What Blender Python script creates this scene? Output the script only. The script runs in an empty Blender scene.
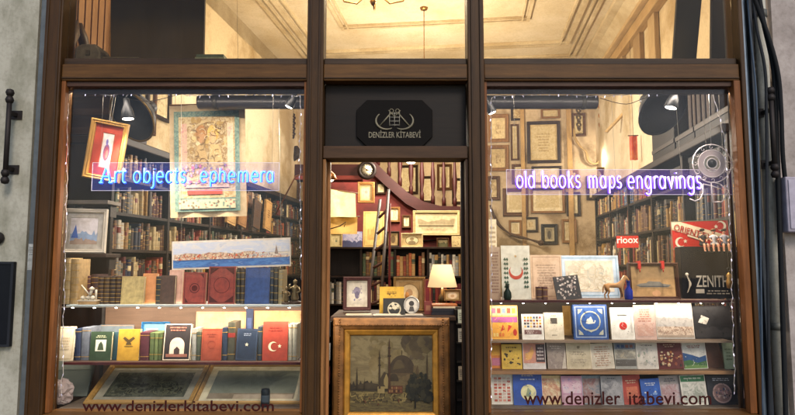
import bpy, math, random
from math import sin, cos, pi, radians
from mathutils import Vector, Matrix

scene = bpy.context.scene
col = scene.collection
rng = random.Random(11)

# ------------------------------------------------------------------ camera
F, PITCH, CAM = 600.0, radians(5.2), Vector((0, -4, 1.5))
cd = bpy.data.cameras.new('camera')
cam = bpy.data.objects.new('camera', cd)
col.objects.link(cam)
cam.location = CAM
cam.rotation_euler = (pi / 2 + PITCH, 0, 0)
cd.sensor_width = 36
cd.lens = F / 795 * 36
cd.clip_end = 500
scene.camera = cam

# ------------------------------------------------------------------ world, sun, exposure
SUN_EL, SUN_AZ = radians(38), radians(160)
w = bpy.data.worlds.new('World')
scene.world = w
w.use_nodes = True
nt = w.node_tree
bg = nt.nodes['Background']
sky = nt.nodes.new('ShaderNodeTexSky')
sky.sky_type = 'NISHITA'
sky.sun_disc = False
sky.sun_elevation = SUN_EL
sky.sun_rotation = SUN_AZ
nt.links.new(sky.outputs[0], bg.inputs['Color'])
bg.inputs['Strength'].default_value = 0.15
sd = bpy.data.lights.new('sun', 'SUN')
sd.energy = 1.5
sd.angle = radians(18)
sd.color = (1.0, 0.89, 0.76)
so = bpy.data.objects.new('sun', sd)
col.objects.link(so)
dirv = Vector((sin(SUN_AZ) * cos(SUN_EL), cos(SUN_AZ) * cos(SUN_EL), sin(SUN_EL)))
so.rotation_euler = dirv.to_track_quat('Z', 'Y').to_euler()
scene.view_settings.view_transform = 'Standard'
scene.view_settings.look = 'None'
scene.view_settings.exposure = 0.35
scene.view_settings.gamma = 1.0
scene.view_settings.use_curve_mapping = False
scene.render.engine = 'CYCLES'
scene.cycles.use_denoising = True
scene.cycles.max_bounces = 7
scene.cycles.diffuse_bounces = 4
scene.cycles.glossy_bounces = 3
scene.cycles.transmission_bounces = 4
scene.cycles.transparent_max_bounces = 16
scene.cycles.sample_clamp_indirect = 4.0
scene.cycles.caustics_reflective = False
scene.cycles.caustics_refractive = False

# ------------------------------------------------------------------ geometry of the picture
def ray(u, v):
    a = (u - 397.5) / F
    b = (207.5 - v) / F
    return Vector((a, cos(PITCH) - b * sin(PITCH), sin(PITCH) + b * cos(PITCH)))

def P(u, v, Y):
    d = ray(u, v)
    return CAM + d * ((Y - CAM.y) / d.y)

def Pn(u, v, n, dist):
    d = ray(u, v)
    n = Vector(n)
    return CAM + d * ((dist - n.dot(CAM)) / n.dot(d))

YAW = radians(7)
SY, CY = sin(YAW), cos(YAW)
def room(x, y, z):
    return Vector((x * CY + y * SY, -x * SY + y * CY, z))
def to_room(p):
    return Vector((p.x * CY - p.y * SY, p.x * SY + p.y * CY, p.z))
def PB(u, v, y):                      # pixel on a plane across the room at depth y (room axes)
    return Pn(u, v, (SY, CY, 0), y)
def PW(u, v, x):                      # pixel on a side wall plane (room axes)
    return Pn(u, v, (CY, -SY, 0), x)
def X(u, Y=0.0): return P(u, 262, Y).x
def Z(v, Y=0.0): return P(397.5, v, Y).z

# ------------------------------------------------------------------ materials
def lin(h):
    h = h.lstrip('#')
    out = []
    for i in (0, 2, 4):
        c = int(h[i:i + 2], 16) / 255
        out.append(c / 12.92 if c <= 0.04045 else ((c + 0.055) / 1.055) ** 2.4)
    return tuple(out) + (1.0,)

_mats = {}
def cached(fn):
    def g(*a, **k):
        key = (fn.__name__, a, tuple(sorted(k.items())))
        if key not in _mats:
            _mats[key] = fn(*a, **k)
        return _mats[key]
    return g

def newmat(name):
    m = bpy.data.materials.new(name)
    m.use_nodes = True
    n = m.node_tree
    return m, n, n.nodes['Principled BSDF']

def noise(n, scale, detail=4, stretch=None, rough=.6, coord='Object'):
    tc = n.nodes.new('ShaderNodeTexCoord')
    nz = n.nodes.new('ShaderNodeTexNoise')
    nz.inputs['Scale'].default_value = scale
    nz.inputs['Detail'].default_value = detail
    nz.inputs['Roughness'].default_value = rough
    src = tc.outputs[coord]
    if stretch:
        mp = n.nodes.new('ShaderNodeMapping')
        mp.inputs['Scale'].default_value = stretch
        n.links.new(src, mp.inputs['Vector'])
        src = mp.outputs[0]
    n.links.new(src, nz.inputs['Vector'])
    return nz

def ramp(n, src, stops, interp='LINEAR'):
    r = n.nodes.new('ShaderNodeValToRGB')
    r.color_ramp.interpolation = interp
    e = r.color_ramp.elements
    while len(e) < len(stops):
        e.new(.5)
    for k, (p, c) in enumerate(stops):
        e[k].position = p
        e[k].color = c
    n.links.new(src, r.inputs[0])
    return r

def bump(n, bsdf, src, strength, dist=.002):
    b = n.nodes.new('ShaderNodeBump')
    b.inputs['Strength'].default_value = strength
    b.inputs['Distance'].default_value = dist
    n.links.new(src, b.inputs['Height'])
    n.links.new(b.outputs[0], bsdf.inputs['Normal'])

def mul(c, k):
    return tuple(min(1, x * k) for x in c[:3]) + (1.0,)

@cached
def paper(h, var=.12, rough=.65, scale=22.0):
    m, n, b = newmat('paper')
    c = lin(h)
    nz = noise(n, scale, 5)
    r = ramp(n, nz.outputs[0], [(.3, mul(c, 1 - var * 1.5)), (.7, mul(c, 1 + var))])
    big = noise(n, 5.5, 6)
    r2 = ramp(n, big.outputs[0], [(.36, (.74, .69, .60, 1)), (.52, (1, 1, 1, 1))])
    mx = n.nodes.new('ShaderNodeMixRGB'); mx.blend_type = 'MULTIPLY'; mx.inputs[0].default_value = .6
    n.links.new(r.outputs[0], mx.inputs[1]); n.links.new(r2.outputs[0], mx.inputs[2])
    n.links.new(mx.outputs[0], b.inputs['Base Color'])
    b.inputs['Roughness'].default_value = rough
    b.inputs['Specular IOR Level'].default_value = .3
    return m

@cached
def leather(h, gloss=.45):
    m, n, b = newmat('leather')
    c = lin(h)
    nz = noise(n, 30, 6)
    r = ramp(n, nz.outputs[0], [(.25, mul(c, .55)), (.5, c), (.78, mul(c, 1.45))])
    n.links.new(r.outputs[0], b.inputs['Base Color'])
    b.inputs['Roughness'].default_value = gloss
    bump(n, b, noise(n, 260, 2).outputs[0], .35, .001)
    return m

@cached
def wood(h, axis='z', var=.4, rough=.42, scale=3.0):
    m, n, b = newmat('varnished_wood')
    c = lin(h)
    st = {'x': (1, 12, 12), 'y': (12, 1, 12), 'z': (12, 12, 1)}[axis]
    nz = noise(n, scale, 8, st, .65)
    r = ramp(n, nz.outputs[0], [(.28, mul(c, 1 - var)), (.5, c), (.72, mul(c, 1 + var))])
    big = noise(n, 1.7, 3)
    mx = n.nodes.new('ShaderNodeMixRGB')
    mx.blend_type = 'MULTIPLY'
    mx.inputs[0].default_value = .55
    r2 = ramp(n, big.outputs[0], [(.35, (.55, .5, .48, 1)), (.65, (1, 1, 1, 1))])
    n.links.new(r.outputs[0], mx.inputs[1])
    n.links.new(r2.outputs[0], mx.inputs[2])
    st2 = {'x': (1, 5, 5), 'y': (5, 1, 5), 'z': (5, 5, 1)}[axis]
    chip = noise(n, 15, 10, st2, .8)
    rc = ramp(n, chip.outputs[0], [(.60, (0, 0, 0, 1)), (.68, (1, 1, 1, 1))])
    m2 = n.nodes.new('ShaderNodeMixRGB'); m2.blend_type = 'MIX'
    mf = n.nodes.new('ShaderNodeMath'); mf.operation = 'MULTIPLY'; mf.inputs[1].default_value = .65
    n.links.new(rc.outputs[0], mf.inputs[0]); n.links.new(mf.outputs[0], m2.inputs[0])
    n.links.new(mx.outputs[0], m2.inputs[1]); m2.inputs[2].default_value = mul(c, 2.1)
    n.links.new(m2.outputs[0], b.inputs['Base Color'])
    b.inputs['Roughness'].default_value = rough + .1
    b.inputs['Specular IOR Level'].default_value = .22
    bump(n, b, nz.outputs[0], .25, .003)
    return m

@cached
def metal(h, rough=.4, met=.8, var=.2):
    m, n, b = newmat('metal')
    c = lin(h)
    nz = noise(n, 14, 6)
    r = ramp(n, nz.outputs[0], [(.3, mul(c, 1 - var)), (.7, mul(c, 1 + var))])
    n.links.new(r.outputs[0], b.inputs['Base Color'])
    b.inputs['Metallic'].default_value = met
    b.inputs['Roughness'].default_value = rough
    return m

@cached
def plaster(h, dirt='#8a7a60', amt=.4, scale=1.4, stretch=None):
    m, n, b = newmat('plaster')
    c = lin(h)
    nz = noise(n, scale, 9, stretch, .62)
    r = ramp(n, nz.outputs[0], [(.38, lin(dirt)), (.38 + .3 * (1.05 - amt), c), (.85, mul(c, 1.08))])
    fine = noise(n, 38, 8, None, .75)
    r2 = ramp(n, fine.outputs[0], [(.36, (.70, .69, .67, 1)), (.52, (1, 1, 1, 1)), (.7, (1, 1, 1, 1))])
    mx = n.nodes.new('ShaderNodeMixRGB'); mx.blend_type = 'MULTIPLY'; mx.inputs[0].default_value = .6
    n.links.new(r.outputs[0], mx.inputs[1]); n.links.new(r2.outputs[0], mx.inputs[2])
    n.links.new(mx.outputs[0], b.inputs['Base Color'])
    b.inputs['Roughness'].default_value = .85
    bump(n, b, noise(n, 45, 5).outputs[0], .25, .004)
    return m

@cached
def plain(h, rough=.5, met=0.0):
    m, n, b = newmat('paint')
    c = lin(h)
    nz = noise(n, 9, 4)
    r = ramp(n, nz.outputs[0], [(.3, mul(c, .9)), (.7, mul(c, 1.08))])
    n.links.new(r.outputs[0], b.inputs['Base Color'])
    b.inputs['Roughness'].default_value = rough
    b.inputs['Metallic'].default_value = met
    b.inputs['Specular IOR Level'].default_value = .12
    return m

@cached
def printed(hexes, scale=12.0, seed=0.0, hard=False, stretch=(1, 1, 1)):
    """a picture whose motif is too fine to read: blotches of its own inks"""
    m, n, b = newmat('printed_picture')
    tc = n.nodes.new('ShaderNodeTexCoord')
    mp = n.nodes.new('ShaderNodeMapping')
    mp.inputs['Location'].default_value = (seed * 3.1, seed * 1.7, seed)
    mp.inputs['Scale'].default_value = stretch
    n.links.new(tc.outputs['Object'], mp.inputs['Vector'])
    nz = n.nodes.new('ShaderNodeTexNoise')
    nz.inputs['Scale'].default_value = scale
    nz.inputs['Detail'].default_value = 7
    nz.inputs['Roughness'].default_value = .68
    nz.inputs['Distortion'].default_value = .6
    n.links.new(mp.outputs[0], nz.inputs['Vector'])
    k = len(hexes)
    st = [(.3 + .4 * i / max(1, k - 1), lin(h)) for i, h in enumerate(hexes)]
    r = ramp(n, nz.outputs[0], st, 'CONSTANT' if hard else 'LINEAR')
    n.links.new(r.outputs[0], b.inputs['Base Color'])
    b.inputs['Roughness'].default_value = .55
    b.inputs['Specular IOR Level'].default_value = .3
    return m

@cached
def glow(h, strength):
    m, n, b = newmat('light')
    b.inputs['Base Color'].default_value = (.05, .05, .05, 1)
    b.inputs['Emission Color'].default_value = lin(h)
    b.inputs['Emission Strength'].default_value = strength
    return m

@cached
def lampshade(h, strength):
    m, n, b = newmat('lamp_shade_fabric')
    b.inputs['Base Color'].default_value = lin(h)
    b.inputs['Roughness'].default_value = .9
    b.inputs['Emission Color'].default_value = lin(h)
    b.inputs['Emission Strength'].default_value = strength
    return m

@cached
def pane_glass(h='#ffffff', refl=.026, dust_haze=.022):
    m = bpy.data.materials.new('window_glass')
    m.use_nodes = True
    n = m.node_tree
    n.nodes.clear()
    o = n.nodes.new('ShaderNodeOutputMaterial')
    t = n.nodes.new('ShaderNodeBsdfTransparent')
    t.inputs[0].default_value = lin(h)
    g = n.nodes.new('ShaderNodeBsdfGlossy')
    g.inputs['Roughness'].default_value = .02
    f = n.nodes.new('ShaderNodeFresnel')
    f.inputs[0].default_value = 1.35
    mt = n.nodes.new('ShaderNodeMath')
    mt.operation = 'MULTIPLY'
    mt.inputs[1].default_value = refl / .05
    n.links.new(f.outputs[0], mt.inputs[0])
    mx = n.nodes.new('ShaderNodeMixShader')
    n.links.new(mt.outputs[0], mx.inputs[0])
    n.links.new(t.outputs[0], mx.inputs[1])
    n.links.new(g.outputs[0], mx.inputs[2])
    df = n.nodes.new('ShaderNodeBsdfDiffuse'); df.inputs[0].default_value = (.8, .78, .74, 1)
    nz = noise(n, 2.2, 9, (1, 1, .5), .7)
    rr = ramp(n, nz.outputs[0], [(.45, (.001, .001, .001, 1)), (.78, (dust_haze, dust_haze, dust_haze, 1))])  # patchy dust layer, also standing in for the hazy glow in the panes
    m3 = n.nodes.new('ShaderNodeMixShader')
    n.links.new(rr.outputs[0], m3.inputs[0]); n.links.new(mx.outputs[0], m3.inputs[1]); n.links.new(df.outputs[0], m3.inputs[2])
    n.links.new(m3.outputs[0], o.inputs[0])
    return m

@cached
def acrylic(h, diff=.3):
    m = bpy.data.materials.new('acrylic')
    m.use_nodes = True
    n = m.node_tree
    n.nodes.clear()
    o = n.nodes.new('ShaderNodeOutputMaterial')
    t = n.nodes.new('ShaderNodeBsdfTransparent')
    d = n.nodes.new('ShaderNodeBsdfDiffuse')
    d.inputs[0].default_value = lin(h)
    mx = n.nodes.new('ShaderNodeMixShader')
    mx.inputs[0].default_value = diff
    n.links.new(t.outputs[0], mx.inputs[1])
    n.links.new(d.outputs[0], mx.inputs[2])
    n.links.new(mx.outputs[0], o.inputs[0])
    return m

# ------------------------------------------------------------------ mesh building
class MB:
    def __init__(s):
        s.v, s.f, s.mi, s.sm, s.mats = [], [], [], [], []
    def m(s, mat):
        if mat not in s.mats:
            s.mats.append(mat)
        return s.mats.index(mat)
    def poly(s, pts, mat, smooth=False):
        i = len(s.v)
        s.v += [tuple(p) for p in pts]
        s.f.append(tuple(range(i, i + len(pts))))
        s.mi.append(s.m(mat)); s.sm.append(smooth)
    def raw(s, verts, faces, mat, smooth=False):
        i = len(s.v)
        s.v += [tuple(p) for p in verts]
        k = s.m(mat)
        for f in faces:
            s.f.append(tuple(i + j for j in f)); s.mi.append(k); s.sm.append(smooth)
    def box(s, a, b, mat, T=None):
        x0, x1 = sorted((a[0], b[0])); y0, y1 = sorted((a[1], b[1])); z0, z1 = sorted((a[2], b[2]))
        vs = [Vector((x, y, z)) for z in (z0, z1) for y in (y0, y1) for x in (x0, x1)]
        if T: vs = [T @ q for q in vs]
        s.raw(vs, [(0, 2, 3, 1), (4, 5, 7, 6), (0, 1, 5, 4), (2, 6, 7, 3), (0, 4, 6, 2), (1, 3, 7, 5)], mat)
    def prism(s, pts, y0, y1, mat, smooth=False):       # pts in (x,z), extruded along y
        n = len(pts)
        area = sum(pts[i][0] * pts[(i + 1) % n][1] - pts[(i + 1) % n][0] * pts[i][1] for i in range(n))
        if area < 0: pts = pts[::-1]
        vs = [(x, y0, z) for x, z in pts] + [(x, y1, z) for x, z in pts]
        fs = [tuple(range(n)), tuple(range(2 * n - 1, n - 1, -1))]
        fs += [(i, n + i, n + (i + 1) % n, (i + 1) % n) for i in range(n)]
        s.raw(vs, fs, mat, smooth)
    def prism_z(s, pts, z0, z1, mat, smooth=False):     # pts in (x,y), extruded along z
        n = len(pts)
        area = sum(pts[i][0] * pts[(i + 1) % n][1] - pts[(i + 1) % n][0] * pts[i][1] for i in range(n))
        if area < 0: pts = pts[::-1]
        vs = [(x, y, z0) for x, y in pts] + [(x, y, z1) for x, y in pts]
        fs = [tuple(range(n - 1, -1, -1)), tuple(range(n, 2 * n))]
        fs += [(i, (i + 1) % n, n + (i + 1) % n, n + i) for i in range(n)]
        s.raw(vs, fs, mat, smooth)
    def tube(s, pts, r, mat, n=6, closed=False):
        pts = [Vector(p) for p in pts]
        N = len(pts)
        rr = r if isinstance(r, (list, tuple)) else [r] * N
        vs, fs = [], []
        ref = None
        for i, p in enumerate(pts):
            a = pts[(i - 1) % N] if (closed or i > 0) else p
            b = pts[(i + 1) % N] if (closed or i < N - 1) else p
            t = (b - a)
            t = t.normalized() if t.length > 1e-9 else Vector((0, 0, 1))
            if ref is None:
                ref = t.orthogonal().normalized()
            ref = ref - t * ref.dot(t)
            ref = ref.normalized() if ref.length > 1e-6 else t.orthogonal().normalized()
            q = t.cross(ref)
            for k in range(n):
                an = 2 * pi * k / n
                vs.append(p + (ref * cos(an) + q * sin(an)) * rr[i])
        for i in range(N if closed else N - 1):
            j = (i + 1) % N
            for k in range(n):
                l = (k + 1) % n
                fs.append((i * n + k, i * n + l, j * n + l, j * n + k))
        if not closed:
            fs.append(tuple(range(n - 1, -1, -1)))
            fs.append(tuple((N - 1) * n + k for k in range(n)))
        s.raw(vs, fs, mat, True)
    def lathe(s, prof, mat, o=(0, 0, 0), axis=(0, 0, 1), n=20):
        ax = Vector(axis).normalized(); a = ax.orthogonal().normalized(); b = ax.cross(a); o = Vector(o)
        vs, fs = [], []
        for r, h in prof:
            for k in range(n):
                t = 2 * pi * k / n
                vs.append(o + ax * h + (a * cos(t) + b * sin(t)) * max(r, 1e-4))
        for i in range(len(prof) - 1):
            for k in range(n):
                l = (k + 1) % n
                fs.append((i * n + k, i * n + l, (i + 1) * n + l, (i + 1) * n + k))
        fs.append(tuple(range(n - 1, -1, -1)))
        fs.append(tuple((len(prof) - 1) * n + k for k in range(n)))
        s.raw(vs, fs, mat, True)
    def ring(s, w, h, prof, mat, z0=0.0):
        """mitred picture-frame moulding: prof = (inset, y) points from the back outside to the inside"""
        rows = []
        for d, y in prof:
            rows.append([(-w / 2 + d, y, z0 + d), (w / 2 - d, y, z0 + d), (w / 2 - d, y, z0 + h - d), (-w / 2 + d, y, z0 + h - d)])
        vs = [p for r in rows for p in r]
        fs = []
        for i in range(len(rows) - 1):
            for k in range(4):
                l = (k + 1) % 4
                fs.append((i * 4 + k, i * 4 + l, i * 4 + 4 + l, i * 4 + 4 + k))
        s.raw(vs, fs, mat)
    def build(s, name, parent=None, bevel=0, loc=None, rot=None):
        me = bpy.data.meshes.new(name)
        me.from_pydata(s.v, [], s.f)
        for mt in s.mats: me.materials.append(mt)
        me.polygons.foreach_set('material_index', s.mi)
        me.polygons.foreach_set('use_smooth', s.sm)
        me.update()
        o = bpy.data.objects.new(name, me)
        col.objects.link(o)
        if parent: o.parent = parent
        if loc is not None: o.location = loc
        if rot is not None: o.rotation_euler = rot
        if bevel:
            bv = o.modifiers.new('bevel', 'BEVEL')
            bv.width = bevel; bv.segments = 2; bv.limit_method = 'ANGLE'
        return o

def tag(o, label, cat, group=None, kind=None):
    o['label'] = label; o['category'] = cat
    if group: o['group'] = group
    if kind: o['kind'] = kind
    return o

def thing(name, label, cat, loc=(0, 0, 0), rot=(0, 0, 0), group=None):
    o = bpy.data.objects.new(name, None)
    o.empty_display_size = .05
    col.objects.link(o)
    o.location = loc; o.rotation_euler = rot
    return tag(o, label, cat, group)

def struct(name, mb):
    o = mb.build(name); o['kind'] = 'structure'; return o

_tx = {}
def text_geo(s, bold=.012):
    if s in _tx: return _tx[s]
    cu = bpy.data.curves.new('t', 'FONT')
    cu.body = s; cu.size = 1; cu.resolution_u = 3; cu.offset = bold
    ob = bpy.data.objects.new('t', cu)
    col.objects.link(ob)
    dg = bpy.context.evaluated_depsgraph_get()
    me = bpy.data.meshes.new_from_object(ob.evaluated_get(dg))
    vs = [(v.co.x, v.co.y) for v in me.vertices]
    fs = [tuple(p.vertices) for p in me.polygons]
    bpy.data.objects.remove(ob); bpy.data.curves.remove(cu); bpy.data.meshes.remove(me)
    x0 = min(v[0] for v in vs); x1 = max(v[0] for v in vs)
    y0 = min(v[1] for v in vs); y1 = max(v[1] for v in vs)
    vs = [((x - x0) / (x1 - x0), (y - y0) / (y1 - y0)) for x, y in vs]
    _tx[s] = (vs, fs)
    return _tx[s]

def put_text(mb, s, x0, z0, x1, z1, y, mat):
    vs, fs = text_geo(s)
    V3 = [(x0 + (x1 - x0) * a, y, z0 + (z1 - z0) * b) for a, b in vs]
    out = []
    for f in fs:
        p = [V3[i] for i in f]
        ar = sum(p[i][0] * p[(i + 1) % len(p)][2] - p[(i + 1) % len(p)][0] * p[i][2] for i in range(len(p)))
        out.append(f if ar > 0 else f[::-1])
    mb.raw(V3, out, mat)

# ------------------------------------------------------------------ flat printed designs
def ell(cx, cy, rx, ry, n=20, a0=0, a1=360):
    return [(cx + rx * cos(radians(a0 + (a1 - a0) * k / n)), cy + ry * sin(radians(a0 + (a1 - a0) * k / n))) for k in range(n + (0 if a1 - a0 == 360 else 1))]

def design(mb, w, h, layers, y=-.0008, z0=0.0, x0=None):
    x0 = -w / 2 if x0 is None else x0
    asp = w / h
    st = .0004
    def put(pts, mat):
        nonlocal y
        q = [(x0 + w * a, y, z0 + h * b) for a, b in pts]
        ar = sum(q[i][0] * q[(i + 1) % len(q)][2] - q[(i + 1) % len(q)][0] * q[i][2] for i in range(len(q)))
        if ar < 0: q = q[::-1]
        mb.poly(q, mat)
    def mt(c):
        return c if not isinstance(c, str) else paper(c, .1)
    for L in layers:
        k = L[0]
        if k == 'r':
            _, a, b, c, d, hx = L; put([(a, b), (c, b), (c, d), (a, d)], mt(hx))
        elif k == 'e':
            _, cx, cy, r, hx = L[:5]; ry = L[5] if len(L) > 5 else r * asp
            put(ell(cx, cy, r, ry), mt(hx))
        elif k == 'ring':
            _, cx, cy, r, t, hx = L
            o, i = ell(cx, cy, r, r * asp, 24), ell(cx, cy, r - t, (r - t) * asp, 24)
            for j in range(24):
                l = (j + 1) % 24; put([o[j], o[l], i[l], i[j]], mt(hx))
        elif k == 'frame':
            _, d, t, hx = L; e = d * asp; f = t * asp
            put([(d, e), (1 - d, e), (1 - d, e + f), (d, e + f)], mt(hx))
            put([(d, 1 - e - f), (1 - d, 1 - e - f), (1 - d, 1 - e), (d, 1 - e)], mt(hx))
            put([(d, e + f), (d + t, e + f), (d + t, 1 - e - f), (d, 1 - e - f)], mt(hx))
            put([(1 - d - t, e + f), (1 - d, e + f), (1 - d, 1 - e - f), (1 - d - t, 1 - e - f)], mt(hx))
        elif k == 'p':
            put(L[1], mt(L[2]))
        elif k == 'cres':
            _, cx, cy, r, ang, hx = L
            out = [(r * cos(radians(t)), r * sin(radians(t))) for t in range(40, 321, 14)]
            inn = [(r * .28 + r * .8 * cos(radians(t)), r * .8 * sin(radians(t))) for t in range(54, 307, 14)]
            n_ = min(len(out), len(inn))
            ca, sa = cos(radians(ang)), sin(radians(ang))
            rot = lambda p: (cx + (p[0] * ca - p[1] * sa), cy + (p[0] * sa + p[1] * ca) * asp)
            out = [rot(p) for p in out]; inn = [rot(p) for p in inn]
            M_ = 18
            pick = lambda L_, j: L_[round(j * (len(L_) - 1) / M_)]
            for j in range(M_):
                a, b, c, d = pick(out, j), pick(out, j + 1), pick(inn, j + 1), pick(inn, j)
                put([a, b, c, d], mt(hx))
        elif k == 'star':
            _, cx, cy, r, hx = L
            pts = [(cx + (r if j % 2 == 0 else r * .42) * sin(pi * j / 5), cy + (r if j % 2 == 0 else r * .42) * cos(pi * j / 5) * asp) for j in range(10)]
            c0 = (cx, cy)
            for j in range(10): put([c0, pts[j], pts[(j + 1) % 10]], mt(hx))
        elif k == 'lines':
            _, a, b, c, d, n_, hx = L
            for j in range(n_):
                z_ = d + (b - d) * (j + .5) / n_; t_ = abs(d - b) / n_ * .28
                l_ = (c - a) * rng.uniform(.6, 1)
                s_ = a + (c - a - l_) * .5; e_ = s_ + l_
                while s_ < e_ - .01:
                    q_ = min(e_ - s_, (c - a) * rng.uniform(.08, .26)); tt = t_ * rng.uniform(.7, 1.05)
                    put([(s_, z_ - tt), (s_ + q_, z_ - tt), (s_ + q_, z_ + tt * .8), (s_, z_ + tt)], mt(hx)); s_ += q_ + (c - a) * .045
        elif k == 'grid':
            _, a, b, c, d, nx, ny, hxs = L
            for i in range(nx):
                for j in range(ny):
                    g = .14
                    put([(a + (c - a) * (i + g) / nx, b + (d - b) * (j + g) / ny), (a + (c - a) * (i + 1 - g) / nx, b + (d - b) * (j + g) / ny),
                         (a + (c - a) * (i + 1 - g) / nx, b + (d - b) * (j + 1 - g) / ny), (a + (c - a) * (i + g) / nx, b + (d - b) * (j + 1 - g) / ny)], mt(rng.choice(hxs)))
            continue
        elif k == 'spots':
            _, a, b, c, d, n_, r, hxs = L
            for i in range(n_):
                cx, cy = rng.uniform(a, c), rng.uniform(b, d); q = r * rng.uniform(.5, 1.3)
                y -= .00002
                put(ell(cx, cy, q, q * asp * rng.uniform(.6, 1.5), 7, rng.uniform(0, 50), rng.uniform(0, 50) + 360)[:7], mt(rng.choice(hxs)))
        elif k == 'strokes':
            _, a, b, c, d, n_, wd, hxs = L
            for i in range(n_):
                cx, cy = rng.uniform(a, c), rng.uniform(b, d); rr = rng.uniform(.04, .16) * (c - a); t0 = rng.uniform(0, 6.28); sw = rng.uniform(.8, 3.2); ex = rng.uniform(.4, 1.4)
                m5 = mt(rng.choice(hxs)); y -= .00001
                P_ = [(min(max(cx + rr * cos(t0 + sw * q / 5), a), c), min(max(cy + rr * ex * asp * sin(t0 + sw * q / 5), b), d)) for q in range(6)]
                for q in range(5):
                    (xa, ya), (xb, yb) = P_[q], P_[q + 1]
                    l5 = math.hypot(xb - xa, yb - ya)
                    if l5 < 1e-5: continue
                    nx_, ny_ = -(yb - ya) / l5 * wd, (xb - xa) / l5 * wd * asp
                    put([(xa, ya), (xb, yb), (xb + nx_, yb + ny_), (xa + nx_, ya + ny_)], m5)
        elif k == 'hills':
            _, a, b, c, base, amp, hx = L
            n_ = 14
            top = [(a + (c - a) * j / n_, base + amp * rng.random()) for j in range(n_ + 1)]
            for j in range(n_):
                put([(top[j][0], b), (top[j + 1][0], b), top[j + 1], top[j]], mt(hx))
        elif k == 't':
            _, s_, a, b, c, d, hx = L
            put_text(mb, s_, x0 + w * a, z0 + h * b, x0 + w * c, z0 + h * d, y, mt(hx))
        y -= st

# ------------------------------------------------------------------ generic objects
def spot(u0, v0, u1, Y, zb, v1=None):
    """base centre, width and height of an upright thing standing at depth Y on height zb"""
    c = P((u0 + u1) / 2, 262, Y)
    pu = P(u0, (v0 + 300) / 2, Y).x; pv = P(u1, (v0 + 300) / 2, Y).x
    h = P(397, v0, Y).z - zb
    return Vector(((pu + pv) / 2, Y, zb)), abs(pv - pu), h

def book(u0, v0, u1, Y, zb, hx, label, layers=(), t=.03, lean=6, roll=0, yaw=0, cat='book', group=None, lea=False, pages='#d8c8a4', mat=None, name='book'):
    loc, w, h = spot(u0, v0, u1, Y, zb)
    h /= cos(radians(lean))
    r = thing(name, label, cat, loc, (radians(-lean), radians(roll), radians(yaw)), group)
    mt = mat or (leather(hx) if lea else paper(hx, .1, .5))
    b = .003
    mb = MB()
    mb.box((-w / 2, 0, 0), (w / 2, b, h), mt)
    mb.box((-w / 2, t - b, 0), (w / 2, t, h), mt)
    mb.box((-w / 2, b, 0), (-w / 2 + b, t - b, h), mt)
    mb.build('cover', r)
    pg = MB()
    pg.box((-w / 2 + b + .0005, b + .0003, .003), (w / 2 - .003, t - b - .0003, h - .004), paper(pages, .1))
    pg.build('page_block', r)
    if layers:
        d = MB()
        layers = list(layers)
        if 'step' in label:
            sh = lambda k: '#' + ''.join('%02x' % max(0, min(255, int(int(hx[q:q + 2], 16) * k))) for q in (1, 3, 5))
            layers += [('frame', .0, .018, sh(1.18)), ('strokes', .08, .08, .92, .92, 16, .009, [sh(.72), sh(.82), sh(1.2)]), ('spots', .1, .1, .9, .9, 10, .02, [sh(.75), sh(.85), sh(1.15)])]
        design(d, w, h, layers)
        d.build('cover_print', r)
    return r

def booklet(*a, **k):
    k.setdefault('t', .012); k.setdefault('name', 'booklet'); k.setdefault('cat', 'booklet')
    return book(*a, **k)

def card(u0, v0, u1, Y, zb, hx, label, layers=(), t=.004, lean=8, roll=0, yaw=0, cat='print', name='print_sheet', group=None, mat=None):
    loc, w, h = spot(u0, v0, u1, Y, zb)
    h /= cos(radians(lean))
    r = thing(name, label, cat, loc, (radians(-lean), radians(roll), radians(yaw)), group)
    mb = MB()
    mb.box((-w / 2, 0, 0), (w / 2, t, h), mat or paper(hx, .08))
    mb.build('sheet', r)
    if layers:
        d = MB(); design(d, w, h, layers); d.build('printing', r)
    return r

def spine_geo(mb, t, h, d, mt, bands=(), band_m=None, plate=None, plate_m=None):
    def outline(e):
        return [(-t / 2 - e, d), (-t / 2 - e, .006), (-t / 2 * .62 - e, .0015 - e), (0, -e), (t / 2 * .62 + e, .0015 - e), (t / 2 + e, .006), (t / 2 + e, d)]
    mb.prism_z(outline(0), 0, h, mt)
    for z in bands:
        o = outline(.0012); o[0] = (o[0][0], .02); o[-1] = (o[-1][0], .02)
        mb.prism_z(o, h * z, h * z + .004, band_m)
    if plate:
        o = outline(.0008); o[0] = (o[0][0], .02); o[-1] = (o[-1][0], .02)
        mb.prism_z(o, h * plate[0], h * plate[1], plate_m)

SPINES = [('brown', '#5a3a22'), ('dark brown', '#33231a'), ('tan', '#8a6a40'), ('cream', '#b3a077'), ('red', '#7d2a20'), ('maroon', '#4c1c1a'),
          ('green', '#35442c'), ('navy', '#232b40'), ('grey', '#77736a'), ('ochre', '#94702f'), ('black', '#1d1a18'), ('orange', '#a2502a'), ('blue', '#344d70'), ('white', '#b5ae9e')]
WT = [12, 12, 6, 3, 5, 6, 4, 4, 4, 4, 6, 3, 2, 2]
GOLD = lambda: metal('#b08c46', .45, .6)

def rand_spine(mb, t, h, d, col_hex, T=None):
    bands = rng.choice([(), (.12, .86), (.1, .3, .5, .7, .88), (.15, .8), (.2, .4, .6, .8)])
    pl = rng.choice([None, None, (.68, .8), (.55, .75)])
    spine_geo(mb, t, h, d, leather(col_hex, .55), bands, GOLD(), pl, leather(rng.choice(['#6a1f18', '#1c1814', '#c8b68c', '#2f3a2a']), .5))

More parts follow.
